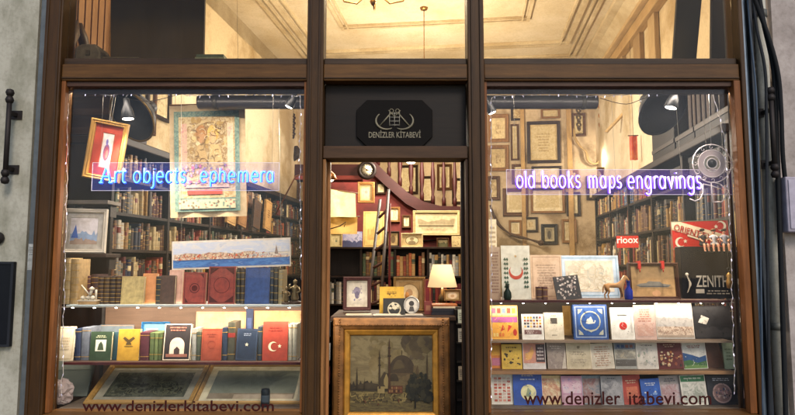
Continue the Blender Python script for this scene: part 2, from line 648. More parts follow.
def spine_book(u0, v0, u1, Y, zb, hx, label, bands=(.1, .3, .5, .7, .88), plate=None, d=.16, group=None, name='book', yaw=0):
    loc, w, h = spot(u0, v0, u1, Y, zb)
    mb = MB()
    spine_geo(mb, w * .97, h, d, leather(hx), bands, GOLD(), plate, leather('#7a241b'))
    o = mb.build(name, None, 0, loc, (0, 0, radians(yaw)))
    return tag(o, label, 'book', group)

def frame_profile(fw, depth, kind=0):
    if kind == 0:
        return [(0, depth), (0, 0), (fw * .25, -.006), (fw * .6, .002), (fw * .75, -.002), (fw, .010), (fw, depth)]
    return [(0, depth), (0, .004), (fw * .12, -.012), (fw * .35, -.018), (fw * .5, -.004), (fw * .62, .006), (fw * .8, .002), (fw, .016), (fw, depth)]

def picture_local(r, w, h, fm, fw, depth, mount=None, mount_w=0, layers=(), base=None, kind=0, name='picture'):
    mb = MB(); mb.ring(w, h, frame_profile(fw, depth, kind), fm); mb.build('frame', r)
    yb = depth - .004
    bw, bh = w - 2 * fw, h - 2 * fw
    b = MB()
    b.box((-w / 2 + .002, yb + .001, .002), (w / 2 - .002, yb + .006, h - .002), wood('#5a4026'))
    b.build('backing', r)
    if mount:
        m_ = MB(); m_.ring(bw, bh, [(0, yb), (0, yb - .004), (mount_w, yb - .004), (mount_w + .003, yb - .001)], mount, fw); m_.build('mount', r)
    iw, ih = bw - 2 * mount_w, bh - 2 * mount_w
    d = MB()
    L = []
    if base is not None: L.append(('r', -.01, -.01, 1.01, 1.01, base))
    design(d, iw, ih, L + list(layers), yb - .0003, fw + mount_w)
    d.build(name, r)

def picture(u0, v0, u1, v1, label, plane, fm, fw=.03, depth=.03, mount=None, mount_w=0, layers=(), base='#cbb894', rot=None, kind=0, cat='framed picture', group=None, name='framed_picture'):
    """plane: ('Y', y) facing the street, ('B', y) on a room cross wall"""
    if plane[0] == 'Y':
        f = lambda u, v: P(u, v, plane[1]); yaw = 0
    else:
        f = lambda u, v: PB(u, v, plane[1]); yaw = -YAW
    um = (u0 + u1) / 2
    a, b = f(u0, (v0 + v1) / 2), f(u1, (v0 + v1) / 2)
    top, bot = f(um, v0), f(um, v1)
    w, h = (b - a).length, top.z - bot.z
    rt = rot or (0, 0, 0)
    r = thing(name, label, cat, bot, (radians(rt[0]), radians(rt[1]), yaw + radians(rt[2])), group)
    picture_local(r, w, h, fm, fw, depth, mount, mount_w, layers, base, kind)
    return r

def lamp_light(name, typ, energy, color, loc, parent=None, size=.03, rot=None, spot_deg=120, blend=.6, sx=None, sy=None):
    l = bpy.data.lights.new(name, typ)
    l.energy = energy; l.color = color
    if typ == 'POINT' or typ == 'SPOT': l.shadow_soft_size = size
    if typ == 'SPOT': l.spot_size = radians(spot_deg); l.spot_blend = blend
    if typ == 'AREA':
        l.shape = 'RECTANGLE'; l.size = sx; l.size_y = sy
    o = bpy.data.objects.new(name, l)
    col.objects.link(o)
    o.location = loc
    if rot is not None: o.rotation_euler = rot
    if parent: o.parent = parent
    return o
WARM = (1.0, .88, .72)
WARMER = (1.0, .62, .32)
WHITE = (1.0, .86, .72)

# ================================================================== STRUCTURE
# ---- street
mb = MB(); mb.box((-30, -60, -.16), (30, -3.0, -.15), plain('#3b3a39', .9)); struct('road', mb)
mb = MB(); mb.box((-30, -2.996, -.2), (30, -.35, 0.0), plaster('#8a8680', '#5f5b55', .3, 2)); struct('pavement', mb)

# ---- shop room (room axes, turned 7 degrees to the shop front)
RL, RR, RD, RH = -2.95, 2.85, 7.6, 5.17
CREAM, CREAMD = '#d8c8a8', '#ab946a'
mb = MB()
mb.poly([(-3.6, -.3, .02), (3.9, -.3, .02), (5.2, 9, .02), (-3.0, 9, .02)], wood('#4a3020', 'y'))
struct('floor', mb)
mb = MB()
mb.poly([(-3.6, .05, RH), (-3.0, 9, RH), (5.2, 9, RH), (3.9, .05, RH)], plaster('#ddd2bc', '#c9b998', .25, .9))
struct('ceiling', mb)
def wall_strip(name, x, y0, y1, flip, mat):
    mb = MB()
    a, b = room(x, y0, 0), room(x, y1, 0)
    p = [(a.x, a.y, 0), (b.x, b.y, 0), (b.x, b.y, RH), (a.x, a.y, RH)]
    mb.poly(p if flip else p[::-1], mat)
    return struct(name, mb)
wall_strip('left_wall', RL, -.33, RD, False, plaster(CREAM, CREAMD, .45, 1.1))
wall_strip('right_wall', RR, .38, RD, True, plaster(CREAM, CREAMD, .45, 1.1))
mb = MB()
a, b = room(RL, RD, 0), room(RR, RD, 0)
mb.poly([(a.x, a.y, 0), (b.x, b.y, 0), (b.x, b.y, RH), (a.x, a.y, RH)], plaster('#bba583', '#8a7350', .6, 1.6))
struct('back_wall', mb)
# cornice and ceiling moulding, swept along the room
def strip(mb, p, q, w_, h_, mat):
    """bar from p to q hanging h_ below and w_ to the inside, room coords"""
    p, q = Vector(p), Vector(q)
    t = (q - p).normalized(); n_ = Vector((-t.y, t.x, 0))
    prof = [(0, 0), (w_, 0), (w_, -h_ * .25), (w_ * .7, -h_ * .35), (w_ * .45, -h_ * .75), (w_ * .3, -h_), (0, -h_)]
    vs = []
    for c in (p, q):
        for d, z in prof:
            e = c + n_ * d + Vector((0, 0, z)); vs.append(room(e.x, e.y, e.z))
    k = len(prof)
    mb.raw(vs, [(i, (i + 1) % k, k + (i + 1) % k, k + i) for i in range(k)] + [tuple(range(k)), tuple(range(2 * k - 1, k - 1, -1))], mat)
cm = plaster('#d4c6a8', '#b8a682', .25, 2)
mb = MB()
strip(mb, (RL, RD - .001, RH - .001), (RL, -.3, RH - .001), -.0 - .34, .26, cm)
strip(mb, (RR, .35, RH - .001), (RR, RD - .001, RH - .001), .34, .26, cm)
strip(mb, (RL, RD - .002, RH - .0015), (RR, RD - .002, RH - .0015), -.34, .22, cm)
co = struct('cornice', mb)
mb = MB()
def rect_mould(x0, y0, x1, y1, t=.07, h=.05):
    zt = RH - .0012
    for (p, q) in (((x0, y0), (x1, y0)), ((x0, y1), (x1, y1)), ((x0, y0), (x0, y1)), ((x1, y0), (x1, y1))):
        for off, tt in ((0, t), (t * 2.0, t * .45)):
            dx = dy = 0
            sx = 1 if p[0] == x0 else -1
            sy_ = 1 if p[1] == y0 else -1
            if p[1] == q[1]:
                A = (p[0], p[1] + sy_ * off); B = (q[0], q[1] + sy_ * off)
                lo, hi = sorted((A[1], A[1] + sy_ * tt))
                c = [(A[0], lo), (B[0], lo), (B[0], hi), (A[0], hi)]
            else:
                A = (p[0] + sx * off, p[1])
                lo, hi = sorted((A[0], A[0] + sx * tt))
                c = [(lo, p[1]), (hi, p[1]), (hi, q[1]), (lo, q[1])]
            e = .003 if p[1] == q[1] else 0
            pts = [room(x_, y_, 0) for x_, y_ in c]
            mb.prism_z([(g.x, g.y) for g in pts], zt - h - e, zt - e * .3, cm)
rect_mould(-2.25, .9, 2.15, 6.1)
rect_mould(-2.45, .4, 2.35, 6.75, .05, .04)
rect_mould(-1.5, 1.8, 1.4, 5.0, .05, .04)
struct('ceiling_moulding', mb)

# ================================================================== SHOP FRONT
WD = '#40290f'
front = thing('bookshop_facade', 'dark brown timber bookshop facade with two display windows, central door and three fanlights', 'shop facade')
xL0, xL1 = X(40), X(58)          # left stile
gl0, gl1 = X(60), X(304)
dr0, dr1 = X(324), X(467)
gr0, gr1 = X(487), X(737)
xR0, xR1 = X(739), X(745)
zt1, zt0 = Z(65.5), Z(83.5)      # transom bar
zs = Z(411)
ZH = zt1 + .036                  # underside of the inner ledge that lamps and wires hang from
ztop = 3.55
def fbox(name, x0, x1, z0, z1, y0, y1, mat, bevel=.006):
    mb = MB(); mb.box((x0, y0, z0), (x1, y1, z1), mat); return mb.build(name, front, bevel)
wz, wx = wood(WD, 'z'), wood('#583b1a', 'x')
dk = wood('#2e2019', 'z')
honey = wood('#7a4a24', 'z', .4)
fbox('stile', X(40), X(57.6), 0, ztop, -.09, .08, wz)
fbox('stile', X(743.5), X(748), 0, ztop, -.09, .08, wz)
fbox('bead', X(57.8), X(62), zs, zt0, -.065, -.02, honey, .004)
fbox('bead', X(736.5), X(743.3), zs, zt0, -.075, -.02, honey, .004)
fbox('mullion', X(306), X(322.5), 0, ztop, -.085, .08, wz)
fbox('mullion', X(468.5), X(485), 0, ztop, -.085, .08, wz)
fbox('bead', X(303), X(305.8), zs, zt0, -.055, -.02, honey, .003)
fbox('bead', X(485.3), X(488), zs, zt0, -.055, -.02, honey, .003)
# transom bars between the posts, with a projecting lip above
for a, b in ((57.8, 305.8), (322.7, 468.3), (485.2, 743.3)):
    fbox('transom_bar', X(a), X(b), zt0, zt1 - .012, -.07, .06, wx)
    fbox('transom_lip', X(a), X(b), zt1 - .011, zt1 + .035, -.05, .06, wood('#3a2a1c', 'x'))
    fbox('head_rail', X(a), X(b), ztop, ztop + .12, -.08, .08, wx)
for a, b in ((57.8, 305.8), (485.2, 743.3)):
    fbox('window_head', X(a), X(b), zt0 - .034, zt0 - .001, -.05, .06, wood('#4c352a', 'x'), .003)
    fbox('pelmet', X(a) + .03, X(b) - .03, zt0 - .068, zt0 - .0345, .022, .030, wood('#3a2a24', 'x'), .002)
    fbox('display_ledge', X(a), X(b), zt1 + .0362, zt1 + .06, .061, .45, wood('#403022', 'x'), .003)
    fbox('sill', X(a), X(b), zs - .10, zs - .001, -.12, .08, wx)
    fbox('stall_riser', X(a), X(b), .0, zs - .102, -.07, .0, wood('#3d2a1e', 'x'))
# planted mouldings on the posts and bars
fil = wood('#3c2916', 'z', .35)
for u0, u1 in ((42.5, 44), (54, 55.5), (309, 310.6), (318, 319.6), (471.6, 473.2), (480.4, 482)):
    fbox('post_moulding', X(u0), X(u1), 0, ztop, -.098, -.0845 if u0 > 100 else -.0905, fil, .003)
for a, b in ((57.8, 305.8), (485.2, 743.3), (322.7, 468.3)):
    fbox('bar_moulding', X(a) + .004, X(b) - .004, zt0 + .012, zt0 + .022, -.078, -.0705, wood('#3c2916', 'x', .35), .003)
# door head: header band, recessed black board
zd0, zd1 = Z(160), Z(147.5)
fbox('door_header', X(322.7), X(468.3), zd0, zd1, -.06, .10, wood('#452f1c', 'x'))
fbox('fascia_board', X(322.7), X(468.3), zd1 + .001, zt0 - .001, .02, .06, wood('#1a1007', 'x', .3))
fbox('jamb', X(322.7), X(325.6), 0.02, zd0 - .001, -.05, .16, wood('#8a6038', 'z'), .003)  # left jamb in lighter wood: the light falling on it is in its colour
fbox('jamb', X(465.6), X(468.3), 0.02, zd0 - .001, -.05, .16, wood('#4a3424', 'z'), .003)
fbox('door_stop', X(325.8), X(328.5), 0.02, zd0 - .001, .06, .10, wood('#9a6a40', 'z'), .002)  # left stop toned lighter than its twin, again as painted light
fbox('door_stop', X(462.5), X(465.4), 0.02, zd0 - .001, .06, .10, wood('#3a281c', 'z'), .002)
fbox('threshold', X(325.8), X(465.4), 0.0, .04, -.06, .12, wood('#4a3424', 'x'))
gm = pane_glass()
def pane(a, b, z0, z1):
    fbox('glass_pane', a, b, z0, z1, -.014, -.008, gm, 0)
pane(X(62.2), X(302.8), zs + .001, zt0 - .036)
pane(X(488.2), X(736.3), zs + .001, zt0 - .036)
gt = pane_glass('#f4efe4', .02, .008)
for a, b in ((57.9, 305.7), (322.8, 468.2), (485.3, 743.2)):
    fbox('glass_pane', X(a), X(b), zt1 + .037, ztop - .001, -.014, -.008, gt, 0)


# building piers and wall over the front
def pier(name, label, x0, x1, mat):
    r = thing(name, label, 'wall')
    mb = MB(); mb.box((x0, -.02, 0), (x1, .30, 6.5), mat); mb.build('masonry', r)
    mb = MB(); mb.box((x0, -.05, 0), (x1, -.021, .35), plaster('#77736b', '#4d4a45', .4, 3)); mb.build('plinth', r)
    return r
pier('masonry_pier', 'pale grey green plastered masonry pier at the left of the shop front', -9, X(27), plaster('#a5a193', '#878474', .4, 3.2, (2, 2, .8)))
pier('masonry_pier', 'pinkish grey plastered masonry pier at the right of the shop front', X(784), 9, plaster('#a99e98', '#897e78', .3, 3.2))
r = thing('upper_facade', 'plastered facade wall above the shop front fanlights', 'wall')
mb = MB(); mb.box((X(27.2), -.05, ztop + .13), (X(783.8), .12, 6.5), plaster('#8d8377', '#6c6258', .4, 2)); mb.build('masonry', r)

# shutter channels
def channel(label, parts):
    r = thing('shutter_rail', label, 'shutter rail')
    for (nm, u0, u1, y0, y1, mat) in parts:
        mb = MB(); mb.box((X(u0, y0), y0, 0), (X(u1, y0), y1, ztop + .12), mat); mb.build(nm, r, .004)
steelg = metal('#5b5f61', .55, .5)
steeld = metal('#20242b', .5, .4)
channel('grey and blue black steel shutter rail along the left pier', [
    ('outer_flange', 27.2, 33.0, -.055, .10, steelg), ('web', 33.2, 36.5, -.02, .10, steeld), ('inner_flange', 36.7, 39.7, -.075, .10, metal('#2b3644', .45, .5))])
channel('dark steel shutter rail with pale web right of the timber stile', [
    ('inner_flange', 748.3, 753.0, -.05, .10, metal('#16181b', .5, .4)), ('web', 753.2, 757.8, -.075, .10, metal('#6a7683', .5, .4)),
    ('outer_flange', 758.0, 762.0, -.02, .10, metal('#8d979c', .5, .3)), ('lip', 762.2, 766.0, -.06, .10, metal('#2c3138', .5, .5))])
# rainwater pipe and cables at the right
r = thing('drain_pipe', 'pale grey weathered drain pipe between the shutter rail and right pier', 'pipe')
mb = MB(); mb.tube([(X(773.5), .005, 0), (X(773.5), .005, 6.4)], .042, plaster('#b0aca0', '#77746a', .5, 3, (3, 3, .5)), 18); mb.build('pipe', r)
for v in (18, 330):
    mb = MB(); mb.lathe([(.049, 0), (.049, .05)], metal('#5c5b55', .6, .4), (X(773.5), .005, Z(v)), (0, 0, 1), 18); mb.build('bracket', r)
def cable(label, pts, rad, hx):
    mb = MB()
    q = [P(u, v, y) for u, v, y in pts]
    out = []
    for i in range(len(q) - 1):
        a0 = q[max(0, i - 1)]; a3 = q[min(len(q) - 1, i + 2)]
        for k in range(6):
            t = k / 6
            out.append(.5 * ((2 * q[i]) + (q[i + 1] - a0) * t + (2 * a0 - 5 * q[i] + 4 * q[i + 1] - a3) * t * t + (3 * q[i] - a0 - 3 * q[i + 1] + a3) * t ** 3))
    out.append(q[-1])
    mb.tube(out, rad, plain(hx, .6), 7)
    return tag(mb.build('cable'), label, 'cable')
cable('thick black cable sagging past the iron bolt on the right pier', [(758, -8, -.10), (763, 20, -.10), (772, 60, -.10), (775, 90, -.10), (777, 150, -.10), (780, 240, -.10), (783, 330, -.10), (786, 425, -.10)], .016, '#1b1c1e')
cable('thick black cable bending outward to the right edge above the meter box', [(752, -8, -.13), (760, 14, -.13), (770, 42, -.13), (778, 74, -.13), (781, 110, -.13), (783, 160, -.12), (789, 205, -.10), (797, 225, -.10)], .014, '#17181a')
cable('thin dark cable crossing in front of the pale drain pipe', [(752, -8, -.12), (757, 30, -.12), (765, 70, -.12), (766.5, 120, -.12), (767, 200, -.12), (768, 300, -.12), (770, 425, -.12)], .010, '#26282c')
cable('blue grey cable hugging the right shutter rail', [(747, -8, -.09), (751, 40, -.09), (756.5, 100, -.09), (760, 220, -.09), (763, 425, -.09)], .006, '#4a5664')
def bolt(label, u, v0, v1, y=-.10):
    top, bot = P(u, v0, y), P(u, v1, y)
    r = thing('iron_bolt', label, 'bolt', (top.x, y, bot.z))
    h = top.z - bot.z
    im = metal('#2a2422', .6, .6)
    mb = MB()
    mb.tube([(0, 0, 0), (0, 0, h)], .016, im, 10); mb.build('rod', r)
    for z in (-.015, h + .01, h * .93, h * .06):
        k = MB(); k.lathe([(.001, -.026), (.02, -.02), (.027, 0), (.02, .02), (.001, .026)], im, (0, 0, z), (0, 0, 1), 12); k.build('knob', r)
    for z in (h * .78, h * .12):
        k = MB(); k.box((-.012, 0, z - .012), (.012, -y - .021, z + .012), im); k.box((-.03, -y - .028, z - .03), (.04, -y - .0205, z + .03), im); k.build('bracket', r)
bolt('black iron bolt rod with ball ends on the left pier', 10, 94, 178)
bolt('rusty iron bolt rod in front of the right drain pipe', 770.5, 92, 172, -.12)
r = thing('meter_box', 'lilac grey metal meter box on the right pier at the photo edge', 'meter box', P(797, 232, -.14))
mb = MB(); mb.box((-.055, 0, 0), (.30, .115, .36), metal('#8e8793', .5, .2)); mb.build('box', r, .008)
mb = MB(); mb.box((-.04, -.006, .02), (.28, -.001, .34), metal('#9a93a0', .5, .2)); mb.build('door', r, .003)
r = thing('notice_board', 'black notice board on the left pier at the photo edge', 'notice board', P(-6, 347, -.05))
mb = MB(); mb.box((-.30, 0, 0), (.10, .028, .55), plain('#14161b', .35)); mb.build('board', r, .004)
mb = MB(); mb.ring(.40, .55, [(0, .0), (0, -.008), (.015, -.008), (.015, .0)], plain('#24262b', .4)); o = mb.build('rim', r); o.location = (-.10, 0, 0)
r = thing('wall_lamp', 'small dark round wall fitting at the far left above the notice board', 'wall fitting', P(-1.5, 238, -.03))
mb = MB(); mb.lathe([(.04, 0), (.04, .012), (.028, .03), (.02, .05), (.001, .055)], metal('#2a2624', .6, .5), (0, 0, 0), (0, -1, 0), 18); mb.build('cap', r)
mb = MB(); mb.lathe([(.012, .05), (.015, .06), (.001, .066)], metal('#6a6058', .4, .7), (0, 0, 0), (0, -1, 0), 12); mb.build('button', r)
r = thing('sticker', 'pale grey peeling sticker on the left steel shutter rail', 'sticker', P(30, 270, -.0565))
mb = MB(); mb.box((-.019, 0, 0), (.019, .0012, .17), paper('#9a9c9a', .3)); mb.build('paper', r)
mb = MB(); design(mb, .038, .17, [('lines', .1, .55, .9, .9, 4, '#6c6f70')]); mb.build('printing', r)

# shop sign on the fascia
c = P(394.5, 147, .016)
sc = 4.02 / F
r = thing('shop_sign', 'octagonal black shop sign with crossed anchors and gilt shop name over the door', 'sign', (c.x, .016, c.z))
hw, hh = 38.5 * sc, 48 * sc
mb = MB(); k = .07
mb.prism([(-hw, k), (-hw + k, 0), (hw - k, 0), (hw, k), (hw, hh - k), (hw - k, hh), (-hw + k, hh), (-hw, hh - k)], -.018, 0, plain('#0d0907', .7)); mb.build('board', r, .003)
sign_ink = metal('#6f6753', .5, .25)
mb = MB(); put_text(mb, 'DENİZLER KİTABEVİ', -26 * sc, 9 * sc, 26.5 * sc, 17 * sc, -.020, sign_ink); mb.build('lettering', r)
for s in (-1, 1):
    mb = MB()
    A = lambda x, z: (s * x * sc, -.021, z * sc)
    mb.tube([A(3, 35), A(15, 21)], .0055, sign_ink)
    mb.tube([A(8 + 12 * cos(t) * .9, 26.5 + 9.0 * sin(t)) for t in [radians(q) for q in range(-120, 50, 12)]], [.004 + .004 * sin(pi * j / 14) for j in range(15)], sign_ink)
    mb.tube([A(0.5, 31), A(6, 37)], .0045, sign_ink)
    mb.tube([A(3 + 2 * cos(t), 36.5 + 2 * sin(t)) for t in [2 * pi * j / 10 for j in range(10)]], .003, sign_ink, 5, True)
    mb.build('anchor', r)
mb = MB()
for z in (22, 26, 30, 34): mb.tube([(-5 * sc, -.021, z * sc), (5 * sc, -.021, z * sc)], .0025, metal('#8d8778', .5, .2), 5)
for x in (-5, 0, 5): mb.tube([(x * sc, -.0212, 21 * sc), (x * sc, -.0212, 35 * sc)], .0025, metal('#8d8778', .5, .2), 5)
mb.build('emblem', r)

# web address lettered on the panes
ink = plain('#3a1412', .5)
def web(s, u0, v0, u1, v1, label):
    y = -.0165
    a, b = P(u0, v1, y), P(u1, v0, y)
    r = thing('window_lettering', label, 'lettering', (a.x, y, a.z))
    for t_, f0, f1, g0, g1 in s:
        mb = MB(); put_text(mb, t_, (b.x - a.x) * f0, (b.z - a.z) * g0, (b.x - a.x) * f1, (b.z - a.z) * g1, 0, ink); mb.build('letters', r)
web([('www.denizlerkitabevi.com', 0, 1, 0, 1)], 82, 400.5, 274, 411.5, 'dark maroon web address with all its letters along the foot of the left pane')
web([('www.denizler', 0, .515, 0, 1), ('itabevi.com', .56, 1, 0, 1)], 524, 391.5, 711, 405, 'dark maroon web address with one letter missing along the foot of the right pane')

# ================================================================== LAMPS
def bulb_spot(label, u, v, Y, target, energy, r_=.036, deg=130, white=WHITE, strength=40, shell='#17181a', drop=None):
    p = P(u, v, Y); t = Vector(target)
    d = (t - p).normalized()
    q = d.to_track_quat('-Z', 'Y').to_euler()
    r = thing('spot_lamp', label, 'spot lamp', p, q)
    mb = MB()
    mb.lathe([(r_ * 1.25, -.005), (r_ * 1.3, .0), (r_ * 1.1, .05), (r_ * .6, .10), (r_ * .55, .14), (.001, .15)], metal(shell, .5, .5), (0, 0, 0), (0, 0, 1), 20)
    mb.build('housing', r)
    mb = MB(); mb.lathe([(.001, -.012), (r_ * .6, -.010), (r_, -.0055)], glow('#fff0d8', strength), (0, 0, 0), (0, 0, 1), 20); mb.build('bulb', r)
    arm = MB(); inv = q.to_matrix().inverted()
    top = Vector((p.x + (drop or 0), Y, ZH)) - p
    arm.tube([Vector((0, 0, .15)), inv @ (top * .6 + Vector((0, .03, 0))), inv @ top], .006, metal('#2a2a2c', .5, .6), 8); arm.build('arm', r)
    lamp_light('bulb_light', 'SPOT', energy, white, (0, 0, -.03), r, .03, None, deg, .8)
    return r
bulb_spot('lit spot lamp in front of the big black reflector, left window', 128, 118, .16, P(150, 350, .2), 85)
bulb_spot('lit spot lamp hanging by the right reflector in the right window', 671, 107, .13, P(600, 350, .2), 85)
bulb_spot('small black clip spot at the top right corner of the left window', 289, 106, .20, P(200, 280, .35), 20, .026)
bulb_spot('small black clip spot at the top left corner of the right window', 492, 112, .20, P(580, 300, .35), 20, .026)

def led_strip(label, u0, u1, v, Y, energy, n, rot, dr=.005, sy=.014):
    a, b = P(u0, v, Y), P(u1, v, Y)
    r = thing('led_strip', label, 'light strip', (a.x, Y, a.z))
    L = b.x - a.x
    mb = MB(); mb.box((0, -.006, .003), (L, .006, .007), plain('#b9b2a4', .5)); mb.build('strip', r)
    mb = MB()
    for k in range(n):
        x = L * (k + .5) / n
        mb.lathe([(dr, 0), (dr, -.003), (dr * .5, -.005)], glow('#fff3e2', 30), (x, 0, .003), (0, 0, 1), 8)
    mb.build('diode_row', r)
    lamp_light('strip_light', 'AREA', energy, WHITE, (L / 2, 0, -.008), r, rot=rot, sx=L, sy=sy)
    return r

def chandelier(label, p, arms, energy, rad=.32, drop=.0):
    r = thing('chandelier', label, 'chandelier', p)
    br = metal('#9a7438', .35, .9)
    H = RH - p.z
    mb = MB()
    mb.lathe([(.001, -.14), (.018, -.12), (.03, -.09), (.012, -.05), (.045, .0), (.05, .05), (.018, .1), (.014, .3)], br, n=16)
    mb.build('body', r)
    mb = MB(); mb.tube([(0, 0, .3), (0, 0, H - .03)], .006, br, 8); mb.lathe([(.05, H - .03), (.06, H - .002)], br, n=16); mb.build('rod', r)
    for k in range(arms):
        t = 2 * pi * k / arms + .3
        mb = MB()
        mb.tube([(.03 * cos(t), .03 * sin(t), 0), (rad * .5 * cos(t), rad * .5 * sin(t), -.09), (rad * .9 * cos(t), rad * .9 * sin(t), -.05), (rad * cos(t), rad * sin(t), .04)], .008, br, 8)
        a = mb.build('arm', r)
        mb = MB(); mb.lathe([(.012, .04), (.012, .10), (.028, .13), (.030, .155), (.018, .185), (.001, .195)], glow('#ffd9a0', 14), (rad * cos(t), rad * sin(t), 0), n=14); mb.build('bulb', a)
        lamp_light('bulb_light', 'POINT', energy / arms, WARM, (rad * cos(t) * 1.0, rad * sin(t), .26), r, .05)
    return r
chandelier('brass chandelier hanging from the moulded ceiling behind the middle fanlight', Vector((P(373, -2, 1.3).x, 1.3, P(373, -2, 1.3).z + .06)), 5, 165)
chandelier('brass chandelier hanging deep in the shop behind the shop sign', Vector((PB(424, 30, 4.4).x, PB(424, 30, 4.4).y, 3.05)), 6, 340, .3)  # extra lamp added out of sight behind the sign to brighten the room
# round reflectors of the old photographer lamps
def reflector(label, u, v, Y, rad, axis, rim):
    p = P(u, v, Y)
    r = thing('studio_reflector', label, 'reflector lamp', p)
    ax = Vector(axis).normalized()
    mb = MB(); mb.lathe([(.001, .16), (.06, .155), (rad * .7, .10), (rad, 0), (rad * .985, 0), (rad * .69, .09), (.06, .14), (.001, .145)], metal('#1b1b1d', .5, .35), (0, 0, 0), ax, 36); mb.build('bowl', r)
    mb = MB(); e = ax.orthogonal().normalized(); f = ax.cross(e)
    mb.tube([e * cos(t) * rad + f * sin(t) * rad for t in [2 * pi * k / 32 for k in range(32)]], .008, metal(rim, .4, .7), 8, True); mb.build('rim', r)
    mb = MB(); mb.lathe([(.05, .15), (.045, .24), (.02, .26)], metal('#26262a', .5, .5), (0, 0, 0), ax, 16); mb.build('socket', r)
    mb = MB(); mb.tube([ax * .24, Vector((0, .40 - Y, ZH - p.z))], .012, metal('#202022', .5, .5), 8); mb.build('arm', r)
reflector('big black dish reflector with a brassy rim at the left window top', 132, 117, .62, .205, (.35, .75, .55), '#6e5726')
reflector('big black dish reflector at the right window top', 663, 110, .68, .215, (-.3, .75, .6), '#303236')

# long black roller tube across both windows and the door head
a, b = P(198, 102, .36), P(597, 102, .36)
r = thing('roller_blind', 'long black rolled blind tube running behind the door head into both windows', 'rolled blind', a)
L = b.x - a.x
mb = MB(); mb.lathe([(.001, 0), (.048, .002), (.052, .01), (.052, L - .01), (.048, L - .002), (.001, L)], metal('#2b292a', .38, .3), (0, 0, 0), (1, 0, 0), 22); mb.build('roll', r)
for x in (.12, L - .12):
    mb = MB(); mb.lathe([(.056, 0), (.056, .03)], metal('#35332f', .5, .6), (x, 0, 0), (1, 0, 0), 22); mb.box((x + .008, -.006, .05), (x + .022, .006, ZH - a.z), metal('#35332f', .5, .6)); mb.build('bracket', r)

# ================================================================== NEON SIGNS
def E_(cx, cy, rx, ry, a0=0, a1=360, n=14):
    return [(cx + rx * cos(radians(a0 + (a1 - a0) * k / n)), cy + ry * sin(radians(a0 + (a1 - a0) * k / n))) for k in range(n + 1)]
AS, DS = 1.5, -.45
GLY = {
 'o': (.95, [E_(.47, .5, .4, .5)]),
 'l': (.34, [[(.17, 0), (.17, AS)]]),
 'd': (.95, [E_(.42, .5, .36, .5), [(.78, 0), (.78, AS)]]),
 'b': (.95, [E_(.53, .5, .36, .5), [(.17, 0), (.17, AS)]]),
 'p': (.95, [E_(.53, .5, .36, .5), [(.17, DS), (.17, 1)]]),
 'a': (.95, [E_(.42, .5, .36, .5), [(.78, 0), (.78, 1)]]),
 'g': (.95, [E_(.42, .5, .36, .5), [(.78, 1), (.78, -.2)] + E_(.44, -.2, .34, .3, 0, -150, 8)]),
 'k': (.85, [[(.17, 0), (.17, AS)], [(.72, 1), (.17, .42)], [(.36, .6), (.76, 0)]]),
 's': (.75, [E_(.38, .745, .26, .255, 30, 270, 9) + E_(.38, .245, .28, .245, 90, -150, 9)]),
 'm': (1.4, [[(.15, 0), (.15, 1)], E_(.41, .68, .26, .32, 180, 0, 8) + [(.67, 0)], E_(.95, .68, .27, .32, 180, 0, 8) + [(1.22, 0)]]),
 'n': (.95, [[(.15, 0), (.15, 1)], E_(.46, .66, .31, .34, 180, 0, 8) + [(.77, 0)]]),
 'h': (.95, [[(.15, 0), (.15, AS)], E_(.46, .66, .31, .34, 180, 0, 8) + [(.77, 0)]]),
 'r': (.62, [[(.15, 0), (.15, 1)], E_(.45, .62, .3, .38, 180, 50, 7)]),
 'e': (.92, [[(.08, .52), (.84, .52)] + E_(.46, .5, .38, .5, 4, 310, 14)]),
 'c': (.82, [E_(.47, .5, .38, .5, 50, 310, 12)]),
 'v': (.85, [[(.08, 1), (.42, 0), (.76, 1)]]),
 'i': (.34, [[(.17, 0), (.17, 1)], [(.17, 1.3), (.17, 1.38)]]),
 'j': (.40, [[(.26, 1), (.26, -.2)] + E_(.04, -.2, .22, .28, 0, -110, 6), [(.26, 1.3), (.26, 1.38)]]),
 't': (.62, [[(.28, 1.45), (.28, .2)] + E_(.47, .2, .19, .2, 180, 300, 6), [(.02, 1), (.56, 1)]]),
 'A': (1.35, [[(.15, 0), (.66, AS), (.78, AS), (1.2, 0)], [(.36, .55), (1.0, .55)], [(.0, 0), (.32, 0)], [(1.05, 0), (1.4, 0)]]),
 ' ': (.6, []),
}
